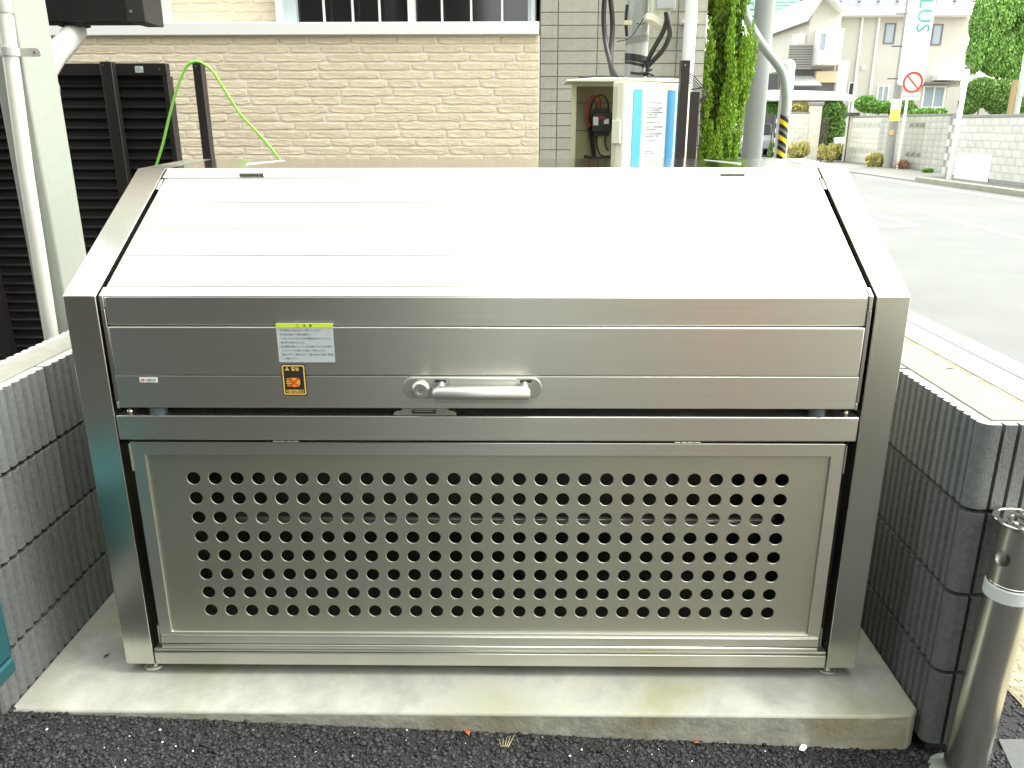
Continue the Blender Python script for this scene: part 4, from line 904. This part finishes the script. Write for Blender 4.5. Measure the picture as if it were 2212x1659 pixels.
RF = MB().prism([(yy-.6, EZ+.30), (yy+3.2, EZ+1.75), (yy+7.4, EZ+.3), (yy+7.4, EZ+.22), (yy+3.2, EZ+1.6), (yy-.6, EZ+.16)][::-1], 'x', LX, RX-.3).build('roof', RFG, H2)
MB().box(LX-.0, RX, yy-.70, yy-.601, EZ+.0, EZ+.30).build('eave_gutter', WTR, RF, bevel=.02); MB().box(LX, RX, yy-.60, yy, EZ-.02, EZ+.05).build('soffit', WTR, RF)
for k in range(9): MB().box(LX+.35+.85*k, LX+.45+.85*k, yy+.0, yy+.08, EZ+.60, EZ+.68).build('snow_guard', WDK, RF)
def window(par, u0, v0, u1, v1, y, m=WDK, fr=WFR, fw=.05, mull=False):
    a_, b_ = A(u0, v1, y=y), A(u1, v0, y=y); f_ = MB().ring([(a_.x, a_.z), (b_.x, a_.z), (b_.x, b_.z), (a_.x, b_.z)], [(a_.x+fw, a_.z+fw), (b_.x-fw, a_.z+fw), (b_.x-fw, b_.z-fw), (a_.x+fw, b_.z-fw)], 'y', y-.05, y+.02).build('window', fr, par)
    MB().box(a_.x+fw, b_.x-fw, y-.012, y-.004, a_.z+fw, b_.z-fw).build('pane', m, f_)
    if mull: MB().box((a_.x+b_.x)/2-.03, (a_.x+b_.x)/2+.03, y-.04, y-.013, a_.z+fw, b_.z-fw).build('mullion', fr, f_)
    return f_
window(H2, 1907, 50, 1936, 95, yy, BLN); window(H2, 2009, 52, 2038, 98, yy, BLN)
window(H2, 1891, 184, 1922, 222, yy, BLN, WTR, .06, True); window(H2, 1988, 185, 2044, 234, yy, BLN, WTR, .07, True)
window(H2, 1830, 178, 1851, 206, yy, WDK, WTR, .04)
hd_ = A(1988, 180, y=yy); hd2 = A(2052, 186, y=yy); MB().box(hd_.x, hd2.x, yy-.55, yy-.001, hd_.z-.05, hd_.z+.04).build('hood', WFR, H2)
p0_ = A(2021, 171, y=yy-.4); p1_ = A(2108, 164, y=yy-.4); MB().box(p0_.x, p1_.x, yy-.6, yy-.001, p0_.z-.05, p1_.z+.05).build('side_eave', WTR, H2)
for u in (1861, 1897): p = A(u, 60, y=yy-.06); MB().tube([(p.x, yy-.07, 0), (p.x, yy-.07, EZ)], .055, 10).build('downpipe', WTR, H2)
p = A(1864, 146, y=yy); MB().box(p.x-.08, p.x+.08, yy-.10, yy-.001, p.z-.1, p.z+.1).build('vent_hood', WTR, H2, bevel=.02)
# projecting bay with gable and slatted balcony
BH = thing('house', (12.2, 36, GZ), 'gabled wing of pale render with slatted grey balcony, left of the beige house', 'house')
yb_ = 36.0; bx0_, bx1_ = A(1744, 100, y=yb_).x, A(1811, 100, y=yb_).x; zlo, zhi = A(1780, 142, y=yb_).z, A(1780, 44, y=yb_).z
pk = A(1772, -6, y=yb_); gl, gr_ = A(1741, 46, y=yb_), A(1806, 26, y=yb_)
MB().prism([(bx0_, zlo), (bx1_, zlo), (bx1_, gr_.z), (pk.x, pk.z), (bx0_, gl.z)], 'y', yb_, yb_+6).build('wall', BEI, BH)
MB().box(A(1757, 100, y=yb_).x, A(1806, 100, y=yb_).x, yb_-.75, yb_-.001, zlo+.02, A(1780, 62, y=yb_-.7).z).build('bay_box', WTR, BH, bevel=.02)
window(BH, 1766, 70, 1787, 112, yb_-.76, BLN, WTR, .05)
MB().prism([(pk.x, pk.z+.18), (gl.x-.15, gl.z+.05), (gl.x-.15, gl.z-.06), (pk.x, pk.z+.06), (gr_.x+.2, gr_.z-.08), (gr_.x+.2, gr_.z+.05)], 'y', yb_-.7, yb_+6).build('roof', WTR, BH)
bw0, bw1 = A(1704, 120, y=35.7).x, A(1755, 120, y=35.7).x; bz0_, bz1_ = A(1735, 150, y=35.7).z, A(1735, 96, y=35.7).z
BLC = MB().box(bw0, bw1, 35.77, 36.9, bz0_, bz0_+.06).build('balcony', WFR, BH); MB().box(bw0, bw1, 35.74, 35.762, bz0_, bz1_-.02).build('balcony_back', WFR, BLC)
nsl = 10
for k in range(nsl): z = bz0_+(bz1_-bz0_)*k/nsl; MB().box(bw0, bw1, 35.68, 35.735, z+.01, z+(bz1_-bz0_)/nsl-.015).build('slat', mat('balcony_grey', (.23, .22, .205), .6), BLC)
MB().box(A(1680, 200, y=37.5).x, bx1_-.1, yb_+1.5, yb_+1.6, -.1, A(1700, 150, y=37.5).z).build('recess_wall', DGW, BH)
cz = A(1735, 170, y=35.1).z; MB().prism([(34.4, cz-.32), (35.8, cz+.12), (35.8, cz+.15), (34.4, cz-.28)], 'x', A(1705, 170, y=35.1).x, A(1765, 170, y=35.1).x).build('canopy', mat('smoky_canopy', (.30, .31, .30), .25), BH)
MB().box(A(1762, 170, y=35.9).x, A(1808, 170, y=35.9).x, 35.88, 36.1, A(1780, 178, y=35.9).z, A(1780, 154, y=35.9).z).build('garage_beam', TAN, BH)
MB().box(A(1808, 170, y=35.9).x, A(1830, 170, y=35.9).x, 35.88, 36.2, -.1, zlo+.2).build('garage_pier', BEI, BH)
MB().box(A(1762, 190, y=36.3).x, A(1808, 190, y=36.3).x, 36.2, 36.25, -.1, A(1780, 177, y=36.3).z).build('garage_dark', DGW, BH)
for u, v in ((1716, 78), (1722, 84), (1727, 74), (1733, 80)):
    p = A(u, v, y=31.9)
tag(MB().prism(rrect(A(1713, 80, y=36.2).x, A(1725, 80, y=36.2).x, A(1713, 97, y=36.2).z, A(1713, 74, y=36.2).z, .08), 'y', 36.15, 36.22).build('laundry', WHITE), 'left white piece of laundry airing over the slatted balcony', 'laundry', 'laundry on the balcony')
tag(MB().prism(rrect(A(1727, 80, y=36.2).x, A(1741, 80, y=36.2).x, A(1713, 94, y=36.2).z, A(1713, 71, y=36.2).z, .08), 'y', 36.25, 36.32).build('laundry', WHITE), 'right white piece of laundry airing over the slatted balcony', 'laundry', 'laundry on the balcony')
GH = thing('house', (12, 46.5, GZ), 'dark walled house with a green tiled roof left of the gabled wing', 'house')
yg = 46.0; a_, b_ = A(1648, 66, y=yg), A(1764, 66, y=yg); zt_g = a_.z
MB().box(a_.x+.3, b_.x+1.5, yg+.6, yg+8, -.2, zt_g+.1).build('wall', DGW, GH)
RG = MB().prism([(yg, zt_g), (yg+4.2, zt_g+2.9), (yg+4.2, zt_g+2.7), (yg, zt_g-.12)], 'x', a_.x-.5, b_.x+2.2).build('roof', RFR, GH)
tl_ = MB().prism([(0, 0), (.30, .19), (.30, .235), (0, .06)], 'x', 0, 1.0).mesh('roof_tile', RFR)
for k in range(14):
    for j in range(6): inst(tl_, 'roof_tile', RG, (a_.x-.5+.9*j+(.45 if k % 2 else 0)-(.0), yg+.297*k, zt_g+.02+.205*k), scl=(.88, 1, 1))
window(GH, 1664, 112, 1682, 150, yg+.58, BLN, WTR, .06); window(GH, 1694, 108, 1712, 140, yg+.58, WDK, WFR, .05)
LH = thing('house', (20, 27, GZ), 'low house with a white eave behind the hedge at the right edge', 'house')
yl = 28.5; zl = A(2150, 172, y=yl).z; lx = A(2185, 172, y=yl).x
MB().box(lx+.3, lx+9, yl+.4, yl+5, -.2, zl-.05).build('wall', BEI, LH); MB().box(lx, lx+9.5, yl-.1, yl-.0, zl, zl+.16).build('eave', WTR, LH)
MB().prism([(yl, zl+.10), (yl+3, zl+1.1), (yl+3, zl+1.0), (yl, zl)], 'x', lx+.02, lx+9.5).build('roof', RFG, LH)

# car port roof (white, curved)
CPt = thing('carport', (11.6, 34.3, GZ), 'white curved carport roof above the stone-faced wall', 'carport')
y0c = 34.3; cp = [(1645, 196, 215), (1668, 194.5, 218), (1700, 195, 217), (1760, 196.5, 217), (1800, 198, 217.5), (1830, 203, 218), (1850, 211, 218.5)]
o_ = [(A(u, b_, y=y0c).x, A(u, b_, y=y0c).z) for u, a_, b_ in cp]+[(A(u, a_, y=y0c).x, A(u, a_, y=y0c).z) for u, a_, b_ in cp[::-1]]
MB().prism(o_, 'y', y0c, y0c+1.6).build('roof', WHITE, CPt, bevel=.03)
for u in (1690, 1834): p = A(u, 218, y=y0c+.9); MB().tube([(p.x, y0c+.9, -.1), (p.x, y0c+.9, p.z)], .05, 8).build('leg', WTR, CPt)

# signs and poles
NP = thing('no_parking_sign', (13.0, 26.6, GZ), 'round no parking sign with red rim and slash on a white pole', 'road sign')
ys = 26.6; b_ = A(1938, 365, y=ys); c_ = A(1948, 178, y=ys); R_ = 20.5/CF*(ys+1.7)*.985
MB().tube([(b_.x, ys, GZ), (b_.x+.01, ys, c_.z)], .045, 10).build('pole', WTR, NP, smooth=True)
cx2 = b_.x+.09
def disc(r0, r1, y, m, nm, par):
    n = 40; P0 = [(cx2+r1*math.cos(2*math.pi*k/n), c_.z+r1*math.sin(2*math.pi*k/n)) for k in range(n)]
    if r0: return MB().ring(P0, [(cx2+r0*math.cos(2*math.pi*k/n), c_.z+r0*math.sin(2*math.pi*k/n)) for k in range(n)], 'y', y-.004, y).build(nm, m, par)
    return MB().prism(P0, 'y', y-.004, y).build(nm, m, par)
SR = mat('sign_red', (.70, .05, .02), .4); PL = disc(0, R_, ys-.05, WHITE, 'sign_plate', NP); disc(R_*.80, R_*.99, ys-.056, SR, 'red_rim', PL)
MB().box(-R_*.82, R_*.82, -.002, .002, -.020, .020).xf(Matrix.Translation((cx2, ys-.058, c_.z)) @ Matrix.Rotation(D2(45), 4, 'Y')).build('red_slash', SR, PL)
z2 = A(1948, 208, y=ys).z; pq = MB().box(cx2-.31, cx2+.30, ys-.055, ys-.05, z2-.12, z2+.12).build('lower_plate', WHITE, NP)
q = MB()
for k in range(7): q.box(cx2-.26+.075*k, cx2-.20+.075*k, ys-.0575, ys-.0555, z2-.035, z2+.035)
q.build('faint_print', mat('faint_blue_print', (.45, .52, .60), .6), pq, kind='stuff')
CPo = thing('utility_pole', (12.95, 27.3, GZ), 'slim grey utility pole with a yellow band beside the no parking sign', 'utility pole')
b_ = A(1917, 363, y=27.3); MB().tube([(b_.x, 27.3, GZ), (b_.x+.02, 27.3, 10)], [.15, .11], 16).build('shaft', mat('far_pole', (.30, .30, .28), .8, nz=(2, .1)), CPo, smooth=True)  # pole grey lifted as well, to stand for haze
def fband(v0, v1, m, nm):
    z0, z1 = A(1920, v1, y=27.2).z, A(1920, v0, y=27.2).z; MB().tube([(b_.x+.004, 27.3, z0), (b_.x+.004, 27.3, z1)], .158, 16).build(nm, m, CPo, smooth=True)
fband(238, 262, mat('band_yellow', (.75, .68, .16), .5), 'yellow_band'); fband(214, 237, WTR, 'white_band')
p = A(1912, 286, y=27.1); MB().lathe([(0, 0), (.09, 0), (.09, -.01), (0, -.01)], (b_.x-.1, 27.13, p.z), 16, 'y').build('orange_tag', mat('tag_orange', (.75, .50, .25), .5), CPo)
BN = thing('banner_sign', (13.6, 26.9, 4), 'tall white hanging banner with green vertical lettering, fixed to the slim grey utility pole', 'banner')
yn = 26.9; b0_, b1_ = A(1938, 184, y=yn), A(1994, 184, y=yn); t0 = A(1950, -60, y=yn)
MB().prism(rrect(b0_.x, b1_.x+.02, b0_.z, t0.z+.5, .10), 'y', yn-.02, yn+.02).build('banner_cloth', mat('banner_white', (.86, .86, .86), .5), BN)
GL = mat('banner_green', (.05, .42, .26), .5)
u_s = A(1972, 62, y=yn); sz = .78
M_ = Matrix.Translation((b0_.x+.30, yn-.026, A(1972, 50, y=yn).z-.02)) @ Matrix.Rotation(D2(90), 4, 'X') @ Matrix.Rotation(D2(-90), 4, 'Z')
text('PLUS', .62, 0, 0, 0, GL, BN, align='RIGHT', M=Matrix.Translation((b0_.x+.36, yn-.026, A(1972, 71, y=yn).z)) @ Matrix.Rotation(D2(90), 4, 'X') @ Matrix.Rotation(D2(-90), 4, 'Z'))
for k in range(3): MB().box(b0_.x-.35, b0_.x+.05, yn-.015, yn+.015, A(1940, 170-70*k, y=yn).z-.02, A(1940, 170-70*k, y=yn).z+.02).build('bracket', WFR, BN)
TP = thing('thin_pole', (11.8, 21.2, GZ), 'thin white steel pole standing at the left end of the whitish block wall', 'pole')
b_ = A(2049, 389, y=21.2); zt_ = A(2077, 149, y=21.2).z
MB().tube([(b_.x, 21.2, -.2), (b_.x+.03, 21.2, zt_)], .062, 14).build('pole', WTR, TP, smooth=True); MB().box(b_.x-.03, b_.x+.10, 21.13, 21.27, zt_, zt_+.06).build('cap', WFR, TP)
WP2 = thing('timber_post', (14.6, 21.5, GZ), 'brown timber post beside a pale pole above the whitish wall at the right edge', 'post')
p = A(2178, 250, y=20.5); MB().box(p.x, p.x+.10, 20.5, 20.6, -.1, A(2185, 172, y=20.5).z).build('post', mat('timber', (.34, .24, .12), .7), WP2)
MB().tube([(p.x+.25, 20.6, -.1), (p.x+.25, 20.6, 8)], .07, 12).build('pale_pole', mat('pale_green_pole', (.55, .68, .60), .5), WP2, smooth=True)

# greenery
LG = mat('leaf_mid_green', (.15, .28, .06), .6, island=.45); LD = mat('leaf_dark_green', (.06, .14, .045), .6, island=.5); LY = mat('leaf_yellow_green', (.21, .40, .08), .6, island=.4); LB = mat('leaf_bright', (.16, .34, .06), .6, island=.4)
STW = mat('dry_yellow_weed', (.45, .42, .14), .7, island=.35); BRK = mat('bark_brown', (.10, .07, .05), .9)
def plant(name, label, cat, blobs, n, size, m, up=.2, group=None, m2=None, trunk=None):
    c0 = blobs[0]; t = thing(name, (c0[0], c0[1], GZ), label, cat, group)
    leaves('foliage', m, t, blobs, n, size, up=up)
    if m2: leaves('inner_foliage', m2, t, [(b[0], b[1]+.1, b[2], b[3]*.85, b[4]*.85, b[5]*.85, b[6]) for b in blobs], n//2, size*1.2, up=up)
    if trunk: MB().tube(trunk, [.10, .05], 8).build('trunk', BRK, t)
    else: MB().tube([(c0[0], c0[1], GZ-.05), (c0[0], c0[1], c0[2])], [.03, .012], 6).build('stem', BRK, t)
    return t
def blob(u, v, y, ru, rv, w_=1):
    p = A(u, v, y=y); k = (y+1.7)/CF; return (p.x, p.y, p.z, ru*k, (ru+rv)*.5*k, rv*k, w_)
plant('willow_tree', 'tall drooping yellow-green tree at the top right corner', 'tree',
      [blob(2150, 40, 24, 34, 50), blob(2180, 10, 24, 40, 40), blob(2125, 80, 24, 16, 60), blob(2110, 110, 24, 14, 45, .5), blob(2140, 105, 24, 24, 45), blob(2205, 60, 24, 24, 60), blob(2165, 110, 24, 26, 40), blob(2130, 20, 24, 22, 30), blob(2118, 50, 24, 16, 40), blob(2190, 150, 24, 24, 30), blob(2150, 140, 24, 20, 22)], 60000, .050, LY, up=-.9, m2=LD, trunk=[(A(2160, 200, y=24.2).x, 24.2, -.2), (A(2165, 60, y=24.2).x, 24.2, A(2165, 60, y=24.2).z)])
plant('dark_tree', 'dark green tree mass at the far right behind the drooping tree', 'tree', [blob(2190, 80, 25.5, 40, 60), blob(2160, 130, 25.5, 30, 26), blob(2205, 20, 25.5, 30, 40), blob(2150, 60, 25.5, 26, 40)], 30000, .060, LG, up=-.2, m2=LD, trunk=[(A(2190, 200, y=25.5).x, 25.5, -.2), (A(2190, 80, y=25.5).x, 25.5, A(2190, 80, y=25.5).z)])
plant('garden_hedge', 'clipped green hedge rising above the whitish wall below the drooping tree', 'hedge', [blob(2120, 200, 22.5, 36, 30), blob(2160, 210, 22.5, 32, 34), blob(2095, 225, 22.5, 20, 20), blob(2195, 230, 22.5, 20, 20)], 34000, .042, LG, m2=LD)
plant('garden_shrub', 'bright green shrub between the banner and the slim pole, above the weathered wall', 'shrub', [blob(1900, 232, 32, 40, 12), blob(1870, 224, 32, 22, 16), blob(1935, 236, 32, 16, 14)], 6000, .07, LB)
plant('garden_shrub', 'dark rounded shrub right of the no parking sign above the weathered wall', 'shrub', [blob(1958, 232, 31, 14, 20), blob(1970, 240, 31, 10, 12)], 3000, .06, LG, m2=LD)
plant('garden_shrub', 'pale low shrub row in front of the wide ground-floor window', 'shrub', [blob(2000, 243, 29, 34, 8), blob(2030, 244, 29, 14, 8)], 3500, .06, LB)
plant('entrance_bush', 'large green bush growing in the gateway beside the garden gate', 'bush', [blob(1798, 245, 34.7, 28, 26), blob(1800, 290, 34.7, 24, 38), blob(1808, 318, 34.7, 18, 22)], 14000, .08, LG, m2=LD)
plant('wall_top_shrub', 'yellowish shrub over the stone-faced wall under the carport', 'shrub', [blob(1722, 233, 34.5, 24, 10), blob(1745, 230, 34.5, 12, 10)], 4000, .06, STW)
plant('wall_top_shrub', 'green shrub between the thick utility pole and the striped pipe', 'shrub', [blob(1672, 232, 36, 16, 14), blob(1660, 225, 36, 12, 14)], 3500, .07, LB)
for (u, v, ru, rv, y, m_, lb) in ((1722, 322, 26, 15, 32.4, STW, 'dry yellow weeds at the foot of the stone-faced wall'), (1792, 325, 26, 18, 32.0, STW, 'pale green weeds spilling from the gateway onto the pavement'),
                                  (1889, 345, 17, 12, 28.2, STW, 'yellow tuft of weeds at the foot of the weathered wall'), (1948, 357, 9, 7, 26.9, mat('dry_brown_weed', (.42, .26, .14), .8, island=.3), 'brown withered weeds at the foot of the no parking sign'),
                                  (2000, 368, 16, 3, 24.6, LB, 'thin strip of green weeds along the weathered wall'), (1668, 320, 7, 22, 35, LG, 'slim green plant behind the thick utility pole')):
    b4 = [blob(u+ru*random.uniform(-.75, .75), v+rv*random.uniform(-.1, .5), y+random.uniform(-.3, .3), ru*random.uniform(.25, .4), rv*random.uniform(.5, .85)) for _ in range(9)]
    plant('weeds', lb, 'weeds', b4, 1500, .13 if rv > 5 else .05, m_, up=.8)

# parked cars glimpsed behind the walls
def car(loc, rz, body, label):
    t = thing('parked_car', loc, label, 'car'); Mx = Matrix.Translation(loc) @ Matrix.Rotation(rz, 4, 'Z')
    pr = [(-2.1, .35), (-2.1, .75), (-1.9, .85), (-1.1, .95), (-.5, 1.45), (.9, 1.5), (1.7, 1.0), (2.1, .9), (2.15, .35)]
    MB().prism(pr[::-1], 'y', -.82, .82).xf(Mx).build('body', body, t, bevel=.08, seg=3)
    for s in (-1, 1):
        a_, b_ = sorted((s*.822, s*.832)); MB().prism([(-.95, .97), (-.45, 1.37), (.82, 1.42), (1.35, 1.0)][::-1], 'y', a_, b_).xf(Mx).build('side_window', WDK, t)
        for xx in (-1.35, 1.35): wv = MB().lathe([(0, -.1), (.31, -.1), (.31, .1), (0, .1)], (xx, s*.75, .31), 20, 'y').xf(Mx).build('wheel', BLACKP, t); MB().lathe([(0, -.012), (.19, -.012), (.19, .012), (0, .012)], (xx, s*.87, .31), 16, 'y').xf(Mx).build('rim', ALU, wv)
    MB().prism([(-1.06, .99), (-.53, 1.44), (-.55, 1.46), (-1.09, 1.01)], 'y', -.70, .70).xf(Mx).build('windscreen', WDK, t)
p = A(1832, 300, y=34); car((p.x+.55, 35.2, GZ), D2(75), mat('pale_green_car', (.50, .62, .56), .25, coat=.5), 'pale green car parked in the gateway behind the dark capped pillar')
p = A(1650, 300, y=38); car((p.x-.1, 39.5, GZ), D2(80), mat('silver_car', (.55, .57, .58), .25, .3, coat=.5), 'silver car far down the road behind the thick utility pole')

# ================================================================ unseen surroundings made up for the steel to reflect
NB_ = thing('added_dark_building', (-6, -5.5, -.004), 'unseen dark building added behind the camera to darken the left of the steel front', 'building')  # unseen, added to block the sky and darken the reflections
MB().box(-14, -.9, -12, -4.2, -.05, 8.5).build('wall', mat('dark_siding', (.05, .047, .036), .8, nz=(2, .15)), NB_)
MB().box(-14.3, -.7, -12.3, -3.9, 8.5, 8.7).build('roof', DKC, NB_)
for k in range(3): MB().box(-4.4-3.4*k, -2.9-3.4*k, -4.19, -4.15, .9, 2.1).build('window', WDK, NB_)
RBd = thing('added_cream_house', (6, -8, -.15), 'unseen cream house added behind the camera to brighten the right of the steel front', 'house')  # unseen, added as a warm bright reflection
MB().box(1.2, 12.5, -16, -8.5, -.2, 5.6).build('wall', mat('cream_render', (.60, .54, .38), .85, nz=(1, .05)), RBd)
MB().box(.9, 12.8, -16.3, -8.2, 5.6, 5.8).build('roof', DKC, RBd)
for k in range(3): MB().box(2.6+3.4*k, 4.2+3.4*k, -8.49, -8.45, 1.0, 2.2).build('window', WDK, RBd)
NF = thing('stand_in_flag', (1.62, -4.1, -.14), 'unseen orange flag added as a stand-in for the orange streak in the steel lid', 'flag')  # added stand-in; its reflection gives the orange streak
MB().tube([(1.42, -4.1, -.14), (1.42, -4.1, 2.3)], .012, 8).build('pole', WTR, NF)
MB().box(1.435, 1.80, -4.105, -4.10, .45, 2.2).build('cloth', mat('orange_cloth', (.80, .20, .05), .7), NF)
